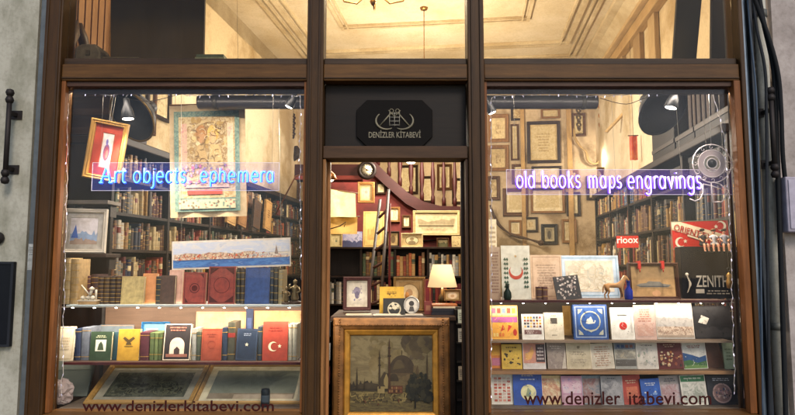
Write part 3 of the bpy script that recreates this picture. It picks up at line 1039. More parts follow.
def neon(label, panel, words, y, core, halo, cs, hs, rad, asc, glow_tint):
    """words: list of (text, u0, u1, baseline v, x-height v)"""
    a, b = P(panel[0], panel[3], y), P(panel[2], panel[1], y)
    r = thing('neon_sign', label, 'neon sign', (a.x, y, a.z))
    W_, H_ = b.x - a.x, b.z - a.z
    mb = MB(); mb.box((0, .018, 0), (W_, .022, H_), acrylic(glow_tint, .08)); mb.build('acrylic_panel', r)  # clear panel coloured to imitate the glow of the letters on it
    mb = MB(); em = acrylic('#f4eefc', .75)
    for p, q in (((0, 0), (W_, .003)), ((0, H_ - .003), (W_, H_)), ((0, .003), (.003, H_ - .003)), ((W_ - .003, .003), (W_, H_ - .003))):
        mb.box((p[0], .0165, p[1]), (q[0], .0178, q[1]), em)
    mb.build('panel_edge', r)
    for x in (W_ * .04, W_ * .96):
        mb = MB(); mb.tube([(x, .020, H_ - .01), (x, .020, ZH - a.z)], .0008, plain('#6a665e', .5), 5); mb.build('hanging_wire', r)
    for (txt, u0, u1, vb, vx) in words:
        p0, p1 = P(u0, vb, y), P(u1, vx, y)
        xh = p1.z - p0.z
        adv = sum(GLY[c_][0] for c_ in txt)
        sx = (p1.x - p0.x) / adv
        x = p0.x - a.x; z = p0.z - a.z
        for c_ in txt:
            wd, strokes = GLY[c_]
            if strokes:
                core_b, halo_b = MB(), MB()
                for st in strokes:
                    pts = [(x + (wd * .5 + (s_[0] - wd * .5) * .82) * sx, z + (s_[1] if s_[1] < 1 else 1 + (s_[1] - 1) * asc) * xh) for s_ in st]
                    core_b.tube([(q[0], -.004, q[1]) for q in pts], rad, glow(core, cs), 6)
                    halo_b.tube([(q[0], .0078, q[1]) for q in pts], rad * 2.6, glow(halo, hs), 6)  # wider emissive tube imitating the bloom around each letter
                lt = core_b.build('neon_letter', r)
                halo_b.build('halo_tube', lt)
            x += wd * sx
    return r
neon('blue neon sign reading Art objects ephemera on a clear panel', (90, 162, 279, 190.5),
     [('Art', 98, 127, 182.5, 171.5), ('objects', 132, 187, 182.5, 171.5), ('ephemera', 199, 275, 182, 171.5)], .10,
     '#58c2ff', '#0f4cf0', 3.0, 1.8, .0036, .65, '#6f80ff')
neon('violet neon sign reading old books maps engravings on a clear panel', (507, 169, 733, 194.5),
     [('old', 515.5, 536, 187.7, 175.8), ('books', 541, 581, 187.7, 175.8), ('maps', 587, 622, 188, 176.3), ('engravings', 627, 702, 188.5, 176.5)], .10,
     '#dcc0ff', '#6428e0', 3.0, 1.6, .0038, .85, '#a878f0')

# ================================================================== STRING LIGHTS
def string_lights(label, path, n, Y):
    pts = [P(u, v, Y) for u, v in path]
    o = pts[0]
    r = thing('string_light', label, 'fairy lights', o)
    out = []
    for i in range(len(pts) - 1):
        m_ = max(2, int((pts[i + 1] - pts[i]).length / .03))
        for k in range(m_):
            q = pts[i].lerp(pts[i + 1], k / m_) - o
            out.append(q + Vector((rng.uniform(-.006, .006), rng.uniform(-.004, .004), rng.uniform(-.008, .008))))
    mb = MB(); mb.tube(out, .0022, plain('#b9b0a8', .3), 5); mb.build('wire', r)
    for k in range(n):
        q = out[int((k + .5) * len(out) / n)]
        mb = MB(); d = Vector((rng.uniform(-.4, .4), -.2, -1)).normalized()
        mb.lathe([(.002, 0), (.0028, .006), (.002, .014), (.0006, .017)], glow('#efe4ff', .45 if k % 5 else 2.2), q, d, 7); mb.build('bulb', r)
string_lights('clear fairy light string round the left window edge', [(302, 400), (301.5, 300), (300, 200), (300.5, 96), (260, 94), (200, 95.5), (150, 92.5), (110, 95), (68, 91.5), (67, 180), (65, 260), (63, 330), (61.5, 404)], 90, .03)
string_lights('clear fairy light string round the right window edge', [(491, 400), (491.5, 300), (491, 200), (491, 97), (540, 93.5), (600, 96), (640, 94), (712, 91), (717, 110), (724, 135), (729, 200), (731, 260), (733, 330), (735, 398)], 90, .03)

# ================================================================== SIDE BOOKCASES
DW = wood('#261a12', 'z', .35)
DWx = wood('#2a1d14', 'y', .35)
NBOOK = 0
far = MB()
def bookcase(label, xf, xw, y0, y1, levels, ztop_, side):
    r = thing('bookcase', label, 'bookcase', (0, 0, 0), (0, 0, -YAW))
    s = 1 if xf > xw else -1
    mb = MB(); mb.box((xw + s * .012, y0 + .03, .03), (xw + s * .03, y1 - .03, ztop_ - .04), wood('#1c1410', 'z')); mb.build('back_panel', r)
    n = int((y1 - y0) / .92 + .5)
    for k in range(n + 1):
        y = y0 + (y1 - y0) * k / n
        mb = MB(); mb.box((xw + s * .031, y - .018, .021), (xf, y + .018, ztop_ - .041), DW); mb.build('upright', r)
    for z in levels:
        for k in range(n):
            ya, yb = y0 + (y1 - y0) * k / n + .0185, y0 + (y1 - y0) * (k + 1) / n - .0185
            mb = MB(); mb.box((xw + s * .031, ya, z - .026), (xf - s * .004, yb, z), DWx); mb.build('shelf', r)
    mb = MB(); mb.box((xw + s * .004, y0 - .03, ztop_ - .04), (xf + s * .04, y1 + .03, ztop_ + .03), DWx); mb.build('cornice', r, .01)
    return n
LV_L = [.35, .68, 1.0, 1.3, 1.61, 1.92, 2.22]
LV_R = [.4, .75, 1.1, 1.47, 1.84, 2.2]
SHN = {}
bookcase('tall black bookcase full of old books along the left wall', -2.45, RL, .64, 7.2, LV_L, 2.53, 1)
bookcase('tall black bookcase full of old books along the right wall', 2.38, RR, .70, 5.5, LV_R, 2.50, -1)
ORD = {1: 'top', 2: 'second', 3: 'third', 4: 'fourth', 5: 'fifth'}
seen_labels = {}
def fill(xf, side, y0, y1, lv, gap, rank, near, skip=(), big=False):
    """stand books along one shelf; those nearer than `near` are single objects, the far ones are one mass"""
    global NBOOK
    n = int((y1 - y0) / .92 + .5)
    s = 1 if side == 'left' else -1
    rz = radians(90) - YAW if side == 'left' else radians(-90) - YAW
    row = []
    for k in range(n):
        ya, yb = y0 + (y1 - y0) * k / n + .02, y0 + (y1 - y0) * (k + 1) / n - .02
        y = ya + .003
        stop = yb - (rng.uniform(.0, .18) if rng.random() < .4 else 0)
        run = None
        while True:
            if run is None or rng.random() < .55: run = rng.choices(SPINES, WT)[0]
            t = rng.uniform(.02, .048) * (1.3 if big else 1)
            if y + t > stop: break
            if rng.random() < .06 and y + t + .09 < stop:
                h = gap * rng.uniform(.66, .8); row.append((y + t / 2 + h * .12 + .004, t, h, run, radians(-7))); y += t + h * .125 + .012; continue
            h = min(gap - .04, rng.uniform(.55, .95) * gap)
            row.append((y + t / 2, t, h, run, 0)); y += t + .0012
    for i, (y, t, h, (cn, hx), ln) in enumerate(row):
        inset = rng.uniform(.008, .03)
        ln *= s; p = room(xf - s * inset, y - (abs(ln) > 0) * h * .06, lv + .0008 + t * .5 * abs(sin(ln)))
        d = rng.uniform(.15, .22)
        if y < near:
            mb = MB(); rand_spine(mb, t * .97, h, d, hx)
            o = mb.build('book', None, 0, p, (0, ln, rz))
            pn = row[i - 1][3][0] if i else 'upright'
            nn = row[i + 1][3][0] if i + 1 < len(row) else 'last'
            size = 'tall' if h > gap * .84 else 'short' if h < gap * .7 else 'medium'
            lab = f'{size} {cn} book between {pn} and {nn}, {side} case {ORD[rank]} row'
            tag(o, lab, 'book', f'books on the {ORD[rank]} shelf of the {side} bookcase')
            NBOOK += 1
        else:
            base = len(far.v)
            rand_spine(far, t * .97, h, d, hx)
            R_ = Matrix.Rotation(rz, 3, 'Z') @ Matrix.Rotation(ln, 3, 'Y')
            for q in range(base, len(far.v)):
                far.v[q] = tuple(R_ @ Vector(far.v[q]) + p)
fill(-2.45, 'left', .64, 7.2, 2.22, .27, 1, 1.15)
fill(-2.45, 'left', .64, 7.2, 1.92, .275, 2, 1.95)
fill(-2.45, 'left', .64, 7.2, 1.61, .285, 3, 1.75)
fill(-2.45, 'left', .64, 7.2, 1.30, .285, 4, .6)
fill(2.38, 'right', 2.62, 5.5, 2.20, .27, 2, 0, big=False)
fill(2.38, 'right', .70, 5.5, 1.84, .33, 3, 1.75)
fill(2.38, 'right', .70, 5.5, 1.47, .34, 4, 1.5)
fill(2.38, 'right', .70, 5.5, 1.10, .34, 5, .6)

# grey boxes and bottles on the empty row of the right bookcase
for k, (y, hx, h, lab) in enumerate([(1.05, '#4a4640', .20, 'grey archive box beside a glass jar in the right bookcase'), (1.45, '#2d2a28', .22, 'charcoal archive box in the right bookcase'),
                                      (1.95, '#3d3832', .19, 'low dusty brown archive box in the right bookcase')]):
    p = room(2.42, y, 2.2008)
    r = thing('archive_box', lab, 'box', p, (0, 0, radians(-90) - YAW))
    mb = MB(); mb.box((-.14, 0, 0), (.14, .3, h * .8), paper(hx, .15)); mb.build('box', r)
    mb = MB(); mb.box((-.145, -.005, h * .8 + .001), (.145, .305, h), paper(hx, .2)); mb.build('lid', r)
for y, lab in ((.84, 'clear glass jar at the near end of the right bookcase'), (1.25, 'clear glass jar between two archive boxes in the right bookcase')):
    p = room(2.46, y, 2.2008)
    r = thing('glass_jar', lab, 'jar', p)
    mb = MB(); mb.lathe([(.045, 0), (.05, .02), (.05, .13), (.03, .16), (.03, .17)], acrylic('#b8c0c0', .35), n=16); mb.build('jar', r)
    mb = MB(); mb.lathe([(.034, .171), (.034, .185), (.01, .19), (.014, .205), (.001, .215)], metal('#9a9a96', .4, .5), n=16); mb.build('lid', r)

# tall ledgers standing on top of the right bookcase
yy = 1.12
for k, (ya, yb, h_, lab) in enumerate([(.78, 1.5, .17, 'low dark crate on top of the right bookcase under the tall ledgers'), (1.52, 2.0, .17, 'second low dark crate on top of the right bookcase beside the tall one'), (2.04, 2.75, .72, 'tall black trunk on top of the right bookcase behind the reflector')]):
    r = thing('wooden_crate', lab, 'crate', room(2.45, ya, 2.5315), (0, 0, -YAW))
    mb = MB(); mb.box((0, 0, 0), (.34, yb - ya, h_), wood('#1a130f', 'y')); mb.build('box', r, .006)
    mb = MB()
    for zz in (.2, .8): mb.box((-.008, .004, h_ * zz - .02), (-.0008, yb - ya - .004, h_ * zz + .02), metal('#3a3430', .5, .6))
    mb.build('metal_bands', r)
for k, (t_, h_, hx, lab) in enumerate([(.075, .40, '#2f1d15', 'tall brown ledger on top of the right bookcase, nearest the glass'), (.06, .42, '#3a241a', 'tall reddish brown ledger on top of the right bookcase, second from the glass'),
        (.07, .41, '#3c281e', 'tall dark ledger on top of the right bookcase, third from the glass'), (.08, .43, '#3a281e', 'thick tall ledger on top of the right bookcase, fourth from the glass'),
        (.06, .40, '#46301f', 'tall brown ledger on top of the right bookcase, fifth from the glass'), (.075, .38, '#38251c', 'slightly shorter ledger on top of the right bookcase, farthest from the glass')]):
    mb = MB(); spine_geo(mb, t_, h_, .25, leather(hx, .7), (.12, .3, .5, .7, .88), leather('#2c1c14', .5))
    tag(mb.build('book', None, 0, room(2.47, yy + t_ / 2, 2.7022), (0, 0, radians(-90) - YAW)), lab, 'book', 'tall ledgers on the right bookcase'); yy += t_ + .035

# folios leaning on the left bookcase (upper row, deep)
for k, (y, hx, h, lab) in enumerate([(2.9, '#b08c58', .40, 'large tan folio leaning out of the upper row of the left bookcase'), (3.25, '#8a6238', .42, 'large brown folio leaning beside the tan folio'),
                                     (3.75, '#3a2c22', .38, 'black bordered folio among the leaning folios'), (4.2, '#a8824c', .42, 'ochre folio leaning farther along the left bookcase')]):
    p = room(-2.36, y, 1.95)
    r = thing('folio', lab, 'folio', p, (0, radians(8), radians(90) - YAW))
    mb = MB(); mb.box((-.13, 0, 0), (.13, .03, h), leather(hx)); mb.build('cover', r)
    mb = MB(); design(mb, .26, h, [('frame', .08, .03, '#6a4a28'), ('lines', .3, .4, .7, .7, 4, '#5a3c20')]); mb.build('cover_print', r)

# cabinet end standing by the left window, boxes on top
zc = 2.565
r = thing('wooden_crate', 'dark wooden crate on top of the left bookcase end', 'crate', room(-2.72, .95, zc), (0, 0, -YAW))
mb = MB(); mb.box((-.25, -.3, 0), (.2, .3, .42), wood('#2a1c15', 'x')); mb.build('box', r, .006)
mb = MB()
for z in (.04, .2, .36): mb.box((-.252, -.306, z - .03), (.202, -.3005, z + .03), wood('#38261b', 'x'))
mb.build('front_slats', r)
# framed white picture on the left bookcase end
picture(60, 208, 103, 253, 'white framed pale blue print standing at the left end bookcase', ('Y', .50), plain('#cfc6b6', .4), .03, .03, paper('#b8b2a8'), .035,
        [('hills', 0, .1, 1, .3, .25, '#8fa3c0'), ('hills', 0, 0, 1, .12, .15, '#a58f80'), ('p', [(.05, .25), (.3, .25), (.2, .75)], '#3f62b0')], '#d6cfd0', (-6, 0, 14))
def plank(label, u0, u1, v, Y, d, hx):
    a, b = P(u0, v, Y), P(u1, v, Y)
    r = thing('shelf_plank', label, 'shelf', (a.x, Y, a.z))
    mb = MB(); mb.box((0, 0, -.03), (b.x - a.x, d, 0), wood(hx, 'x')); mb.build('board', r, .004)
    for x in (.03, b.x - a.x - .05):
        k = MB(); k.prism([(x, -.031), (x + .02, -.031), (x + .02, -.12), (x, -.10)], d * .5, d - .01, metal('#302a26', .5, .5)); k.build('bracket', r)
plank('dark plank under the white framed print', 56, 106, 253.5, .47, .24, '#2a1e17')
plank('grey worn plank above the white framed print', 62, 108, 200, .52, .22, '#7c756b')

tag(far.build('far_books'), 'crowded rows of distant old book spines deep in both bookcases', 'books', None, 'stuff')

# ================================================================== UPPER LEVEL THROUGH THE FANLIGHTS
def wall_panel(name, label, cat, u0, u1, x, z0, z1, th, mat, hang=None):
    """upright board on a side wall plane between two pixel columns"""
    a, b = to_room(PW(u0, 120, x)), to_room(PW(u1, 120, x))
    y0, y1 = sorted((a.y, b.y))
    s = 1 if x < 0 else -1
    r = thing(name, label, cat, room(x, y0, z0), (0, 0, -YAW))
    mb = MB(); mb.box((0, 0, 0), (s * th, y1 - y0, z1 - z0), mat); mb.build('panel', r, .004)
    return r, y1 - y0, s
ow = wood('#8a6440', 'z', .25)
r, L_, s = wall_panel('wall_panelling', 'orange wooden panelling high on the left wall beside the dark cupboard', 'panelling', 66, 100, RL + .004, 2.7, 4.75, .05, ow)
for k in range(5):
    mb = MB(); mb.box((.0505, L_ * (k + .1) / 5, .1), (.062, L_ * (k + .9) / 5, 1.9), wood('#94704a', 'z', .25)); mb.build('board', r, .003)
r, L_, s = wall_panel('pilaster', 'pale cream pilaster between orange panelling and dark cupboard', 'pilaster', 99.5, 109.5, RL + .004, 2.7, 5.0, .10, plaster('#dcc08c', '#b8965c', .3, 3))
mb = MB(); mb.box((-.0, -.02, 0), (.13, L_ + .02, .14), plaster('#dcc08c', '#b8965c', .3, 3)); mb.build('base', r, .01)
zl = zt1 + .061
def ledge_board(label, ut0, ut1, ub0, ub1, Y, hx, batten):
    a, b = P(ub0, 64, Y), P(ub1, 64, Y); c, d = P(ut1, -12, Y), P(ut0, -12, Y)
    r = thing('wooden_board', label, 'board', Vector((a.x, Y, zl)))
    H_ = c.z - zl
    mb = MB(); mb.prism([(0, 0), (b.x - a.x, 0), (c.x - a.x, H_), (d.x - a.x, H_)], 0, .03, wood(hx, 'z', .12, .7)); mb.build('panel', r, .004)
    mb = MB(); mb.prism([(.001, .001), (b.x - a.x - .001, .001), (b.x - a.x - .001, batten), (.001, batten)], -.012, -.0005, wood(hx, 'x', .15, .7)); mb.build('batten', r, .003)
ledge_board('wide dark brown board standing on the ledge behind the left fanlight', 110.5, 205, 110.5, 203.5, .30, '#40341f', .03)
ledge_board('dark board leaning slightly on the ledge behind the right fanlight', 678, 703, 672, 695, .34, '#36322a', .03)
ledge_board('narrow dark upright board at the far right of the right fanlight', 712, 727, 711, 727, .26, '#3e3020', .03)
def ledge_thing(name, label, cat, u0, u1, v0, Y, hx, kind):
    loc, w_, h_ = spot(u0, v0, u1, Y, zl)
    r = thing(name, label, cat, loc)
    mb = MB()
    if kind == 'box':
        mb.box((-w_ / 2, 0, 0), (w_ / 2, .16, h_ * .75), paper(hx, .2)); mb.build('box', r, .003)
        mb = MB(); mb.box((-w_ / 2 - .003, -.003, h_ * .75 + .001), (w_ / 2 + .003, .163, h_), paper(hx, .25)); mb.build('lid', r, .003)
    elif kind == 'case':
        mb.prism([(-w_ / 2, 0), (w_ / 2, 0), (w_ / 2, h_ * .6), (w_ * .3, h_), (-w_ * .25, h_), (-w_ / 2, h_ * .8)], 0, .18, paper(hx, .25)); mb.build('case', r, .012)
        mb = MB(); mb.box((-.01, -.006, h_ * .4), (.02, -.001, h_ * .65), metal('#4a4030', .5, .6)); mb.build('clasp', r)
    else:
        for k in range(3):
            mb = MB(); z0 = h_ * k / 3
            mb.box((-w_ / 2 + .008 * k, 0, z0 + .0006), (w_ / 2 - .006 * k, .14, z0 + h_ / 3 - .0006), paper(['#5c6a58', '#7a8470', '#4c5a4e'][k], .2)); mb.build('folded_sheet', r)
ledge_thing('suitcase', 'grey rounded old case on the ledge behind the left fanlight', 'case', 68, 95, 43.5, .12, '#5a5247', 'case')
ledge_thing('cardboard_box', 'flat grey box beside the old case on the left fanlight ledge', 'box', 97, 134, 57, .12, '#5a5144', 'box')
ledge_thing('paper_stack', 'greenish stack of folded sheets on the left fanlight ledge', 'paper stack', 190, 222, 54, .12, '#5c6a58', 'stack')
# hanging brown boots shaped ornament on the panelling
p = PW(78, 22, RL + .075)
r = thing('leather_ornament', 'pair of dark leather straps hung on the orange panelling', 'ornament', p, (0, 0, -YAW))
for dy, tilt in ((-.05, -.1), (.06, .12)):
    mb = MB(); mb.tube([(0, dy * .4, 0), (.01, dy, -.12), (.012, dy + tilt * .5, -.24), (.012, dy + tilt, -.30)], [.02, .045, .035, .05], leather('#3c2c20'), 8); mb.build('strap', r)
mb = MB(); mb.tube([(0, 0, 0), (-.01, 0, .35)], .004, plain('#3c2c20', .7), 5); mb.build('cord', r)
# right wall: slim posts, dark column and beam
for k, (u0, u1, hx, lab) in enumerate([(620, 628, '#b8a078', 'slim tan post on the right wall nearest the back'), (640, 647, '#a08660', 'slim brown post on the right wall between two others'), (656, 663, '#b8a078', 'slim tan post on the right wall nearest the dark column')]):
    zq = PW((u0 + u1) / 2, 76, RR - .004).z
    r, L_, s = wall_panel('wall_post', lab, 'post', u0, u1, RR - .004, zq, 4.9, .06, wood(hx, 'z', .25))
    mb = MB(); mb.box((.004, -.03, 4.901 - zq), (-.10, L_ + .03, 4.97 - zq), wood(hx, 'z', .25)); mb.build('capital', r, .008)
    mb = MB(); mb.box((.004, -.03, -.10), (-.10, L_ + .03, -.001), wood(hx, 'z', .25)); mb.build('corbel', r, .008)
a, b = P(601, 62, 6.6), PW(643, -4, RR - .25)
r = thing('ceiling_beam', 'pale tan moulded beam running along the right wall under the ceiling', 'beam', (0, 0, 0), (0, 0, -YAW))
mb = MB(); mb.box((RR - .001, 1.0, 4.62), (RR - .12, 7.2, 4.78), wood('#b09468', 'y', .2)); mb.build('beam', r, .01)
mb = MB(); mb.box((RR - .001, 1.0, 4.785), (RR - .20, 7.2, 4.84), wood('#bfa67c', 'y', .2)); mb.build('moulding', r, .008)

# ================================================================== BACK WALL SEEN THROUGH THE WINDOWS
YB = RD - .045
tanf, brf, drf = wood('#8a6438', 'z'), wood('#5a3c22', 'z'), wood('#33241a', 'z')
def back_pic(u0, v0, u1, v1, label, fm, base='#cdb78c', fw=.05, layers=(), mount=None, mw=0):
    return picture(u0, v0, u1, v1, label, ('B', YB), fm, fw, .04, mount, mw, layers, base)
old = lambda n_: printed(('#a88e60', '#cfb98a', '#8c7044', '#d8c79c'), 16, n_)
eng = lambda n_: printed(('#8a7756', '#c6b48a', '#ab9566', '#d2c298'), 22, n_)
back_pic(488, 114, 509, 142, 'gilt framed small picture, upper one at the left edge of right window', tanf, old(1), .07, (), paper('#cfb988'), .08)
back_pic(488, 145, 509, 171, 'gilt framed small picture, lower one at the left edge of right window', tanf, old(2), .07, (), paper('#cfb988'), .08)
back_pic(488, 176, 500, 200, 'brown framed picture half hidden by the neon panel end', brf, old(3), .06)
back_pic(511, 124, 519, 160, 'tall narrow brown framed scroll beside the gilt pictures', brf, eng(4), .03)
back_pic(527.5, 121, 561, 163, 'large dark framed engraving on the back wall, right window', drf, eng(5), .06, [('lines', .2, .2, .8, .8, 7, '#a08a5c')], paper('#bda574'), .03)
back_pic(532, 166, 562, 190, 'framed print directly under the large dark framed engraving', drf, paper('#d8c8a0'), .04)
back_pic(503, 188, 528, 216, 'brown framed landscape below the violet neon sign', brf, eng(6), .07, (), paper('#cfc09a'), .05)
back_pic(531, 182, 565, 213, 'pale framed map below the violet neon sign', tanf, eng(7), .04, (), paper('#d5c6a0'), .06)
back_pic(541.5, 224, 558, 244.5, 'small black framed portrait low on the back wall, right window', wood('#1e1814'), paper('#8d8268'), .06, [('e', .5, .45, .28, '#4a4236', .4)], paper('#b5a682'), .03)
back_pic(246, 95, 262, 132, 'brown framed print behind the big poster, left window', brf, eng(8), .05)
back_pic(262, 178, 281, 210, 'pale brown framed drawing under the chain hooks, left window', tanf, old(9), .05)
back_pic(283, 180, 299, 222, 'ochre framed drawing at the right edge of left window', brf, old(10), .05)
back_pic(276, 118, 292, 146, 'faded engraving in a thin frame between the chain hooks', tanf, old(12), .03)
back_pic(512, 164, 524, 184, 'small oak framed print beside the pale framed map, right window', brf, eng(31), .05, (), paper('#d0c09a'), .04)
back_pic(567, 170, 579, 188, 'little gilt framed drawing under the carved scroll bracket', tanf, old(32), .04)
back_pic(567, 192, 581, 216, 'dark framed print at the far end beside the right bookcase', drf, eng(33), .05, (), paper('#cfc09a'), .05)
back_pic(509, 220, 522, 236, 'little gilt framed print under the brown framed landscape, right window', tanf, eng(42), .04, (), paper('#d0c09a'), .03)
back_pic(524, 217, 538, 232, 'square dark framed drawing left of the small black portrait', drf, old(43), .04, (), paper('#cdbc94'), .05)
back_pic(562, 219, 577, 243, 'tall oak framed engraving right of the small black portrait', tanf, eng(44), .05, (), paper('#d0c09a'), .03)
back_pic(572, 113, 586, 136, 'brown framed print under the twisted chain, right window', brf, eng(45), .045)
back_pic(511, 104, 524, 120, 'small dark framed print just below the rolled blind, right window', drf, old(46), .04)
back_pic(541, 108, 560, 118, 'low wide gilt framed print over the large dark framed engraving', tanf, eng(47), .035)
back_pic(587, 176, 600, 200, 'dark framed print below the lit sconce, right window', drf, eng(48), .05, (), paper('#cfc09a'), .04)
back_pic(251, 138, 262, 160, 'dark framed drawing just right of the big poster, left window', drf, old(34), .04)
back_pic(264, 142, 276, 168, 'thin framed print under the left hanging chain', brf, eng(35), .035)
back_pic(278, 150, 284, 172, 'narrow framed scroll between the chains, left window', brf, old(36), .03)
for k, (u, v, w_, h_, hx, lab) in enumerate([(146, 132, .40, .52, '#5a3c22', 'brown framed print on the left wall just right of the reflector'), (160, 118, .5, .4, '#33241a', 'dark framed landscape print on the left wall beside the big poster'), (240, 172, .42, .34, '#7a5a34', 'oak framed print above the far end of the left bookcase')]):
    p = PW(u, v, RL + .05)
    r = thing('framed_picture', lab, 'framed picture', p, (0, 0, radians(90) - YAW))
    picture_local(r, w_, h_, wood(hx, 'z'), .035, .04, paper('#cdbc94'), .03, [('strokes', .1, .1, .9, .9, 24, .02, ['#8a7756', '#a8946a'])], '#bfae86', 0)
r_ = None
for k, (u, v0, v1, hx, lab) in enumerate([(271, 112, 138, '#3a2a1c', 'dark twisted hanging chain, left one by the clip spot'), (293, 114, 138, '#3a2a1c', 'dark twisted hanging chain, right one by the clip spot'),
                                       (579, 98, 130, '#5a4a30', 'dark twisted hanging chain beside the blind end, right window'), (601.5, 90, 132, '#a06a34', 'carved orange twisted drop hanging right of the blind end')]):
    p0, p1 = PB(u, v0, YB - .3), PB(u, v1, YB - .3)
    r = thing('hanging_chain', lab, 'chain', p1)
    h = p0.z - p1.z
    mb = MB(); n_ = 9
    for j in range(n_):
        z = h * (j + .5) / n_
        mb.tube([(.035 * cos(t) * (1 if j % 2 else .5), .02 * sin(t), z + h / n_ * .6 * sin(t)) for t in [2 * pi * q / 10 for q in range(10)]], .018, wood(hx), 6, True)
    mb.build('link_row', r)
    mb = MB(); mb.tube([(0, 0, h), (0, 0, RH - p1.z)], .006, plain('#4a3c28', .7), 5); mb.build('cord', r)
# pilaster strips and a carved scroll bracket on the back wall
for k, (u0, u1, hx, lab) in enumerate([(264, 269, '#caa66c', 'slim cream pilaster strip on the back wall, left window'), (520, 524, '#b8955c', 'slim pilaster strip beside the large dark framed engraving'), (566, 571, '#b8955c', 'slim pilaster strip left of the carved scroll bracket'), (158, 172, '#d8bc86', 'broad cream pilaster left of the big poster')]):
    a, b = PB(u0, 120, YB + .04), PB(u1, 120, YB + .04)
    r = thing('pilaster', lab, 'pilaster', (a.x, a.y, 1.6), (0, 0, -YAW))
    W_ = (b - a).length
    mb = MB(); mb.box((0, -.06, 0), (W_, .0, 3.3), plaster(hx, '#94744a', .4, 2)); mb.build('shaft', r, .008)
    mb = MB(); mb.box((-.02, -.09, 3.301), (W_ + .02, .0, 3.42), plaster(hx, '#94744a', .4, 2)); mb.build('capital', r, .01)
def scroll(label, cps, Yb, rad, hx):
    pts = [PB(u, v, Yb) for u, v in cps]
    r = thing('scroll_bracket', label, 'bracket', pts[0])
    out = []
    for i in range(len(pts) - 1):
        a0 = pts[max(0, i - 1)]; a3 = pts[min(len(pts) - 1, i + 2)]; q0, q1 = pts[i], pts[i + 1]
        for k in range(5):
            t = k / 5
            out.append(.5 * ((2 * q0) + (q1 - a0) * t + (2 * a0 - 5 * q0 + 4 * q1 - a3) * t * t + (3 * q0 - a0 - 3 * q1 + a3) * t ** 3))
    out.append(pts[-1])
    out = [q - pts[0] for q in out]
    n_ = len(out)
    mb = MB(); mb.tube(out, [rad * (.45 + .55 * abs(sin(pi * 2.5 * j / n_))) for j in range(n_)], wood(hx, 'z', .3), 8); mb.build('scroll', r)
    k = MB(); e = out[-1]; k.lathe([(.001, -.05), (rad * 1.6, -.03), (rad * 1.7, .03), (.001, .05)], wood(hx, 'z', .3), e, (SY, CY, 0), 14); k.build('rosette', r)
scroll('carved pale scroll bracket near the bright wall, right window', [(574, 128), (575, 138), (580, 146), (586, 152), (588, 160), (594, 164), (600, 162)], YB - .12, .028, '#a08556')
scroll('dark carved scroll hanging below the right chain, left window', [(296, 146), (297, 154), (293, 160), (288, 165), (284, 170), (287, 174)], YB - .2, .07, '#33261a')
scroll('dark curved stair rail end low on the back wall, right window', [(490, 205), (497, 222), (506, 231), (516, 236), (528, 239), (541, 243)], YB - .2, .032, '#4a3220')
# wall lamp giving the bright patch at the right
p = PB(603, 171, YB - .5)
r = thing('wall_sconce', 'lit wall sconce behind the violet neon sign, right window', 'wall lamp', p, (0, 0, -YAW))
mb = MB(); mb.lathe([(.02, -.1), (.05, -.02), (.11, .05), (.115, .055), (.06, 0), (.001, -.02)], metal('#a8803c', .35, .9), n=20); mb.build('cup', r)
mb = MB(); mb.tube([(0, 0, -.08), (0, .25, -.12), (0, .53, -.05)], .014, metal('#a8803c', .35, .9), 8); mb.build('arm', r)
mb = MB(); mb.lathe([(.001, .0), (.025, .008), (.035, .03), (.025, .048), (.001, .055)], glow('#ffdca8', 12), n=14); mb.build('bulb', r)
lamp_light('bulb_light', 'POINT', 38, WARM, (0, -.05, .22), r, .05)

# slanted pale timber brace, red hanging, in the right window
a, b = PB(606, 132, 5.6), PB(640, 96, 5.6)
mb = MB(); mb.tube([a, b], .028, wood('#d0b078', 'x', .2), 6); tag(mb.build('timber_brace'), 'pale slanted timber brace right of the carved orange drop', 'brace')
r = thing('banner', 'small red and orange banner hanging below the right reflector', 'banner', PB(634, 160, 4.6), (0, 0, -YAW))
mb = MB(); n_ = 8
for j in range(n_):
    x0, x1 = -.05 + .1 * j / n_, -.05 + .1 * (j + 1) / n_
    f = lambda x: .012 * sin(x * 90)
    mb.raw([(x0, f(x0), 0), (x1, f(x1), 0), (x1, f(x1), .34), (x0, f(x0), .34), (x0, f(x0) + .004, 0), (x1, f(x1) + .004, 0), (x1, f(x1) + .004, .34), (x0, f(x0) + .004, .34)],
           [(0, 1, 2, 3), (7, 6, 5, 4), (0, 4, 5, 1), (3, 2, 6, 7)], printed(('#a02a1c', '#c04a20', '#d88a3c'), 8, 3))
mb.build('cloth', r)
mb = MB(); mb.tube([(-.07, 0, .345), (.07, 0, .345)], .008, brf, 6); mb.tube([(0, 0, .35), (0, 0, 2.4)], .003, brf, 4); mb.build('rod', r)

# ================================================================== THROUGH THE DOOR
RED = plaster('#742a24', '#501d19', .4, 2)
YS = 5.5
# red stair spandrel wall
r = thing('stair_wall', 'red painted wall under the staircase seen through the door', 'wall')
poly = [(322, 166), (374, 166), (390, 184), (408, 201), (426, 213), (474, 213), (474, 420), (322, 420)]
mb = MB(); q = [P(u, v, YS) for u, v in poly]; mb.prism([(p.x, max(.02, p.z)) for p in q], YS, YS + .12, RED); mb.build('panel', r)
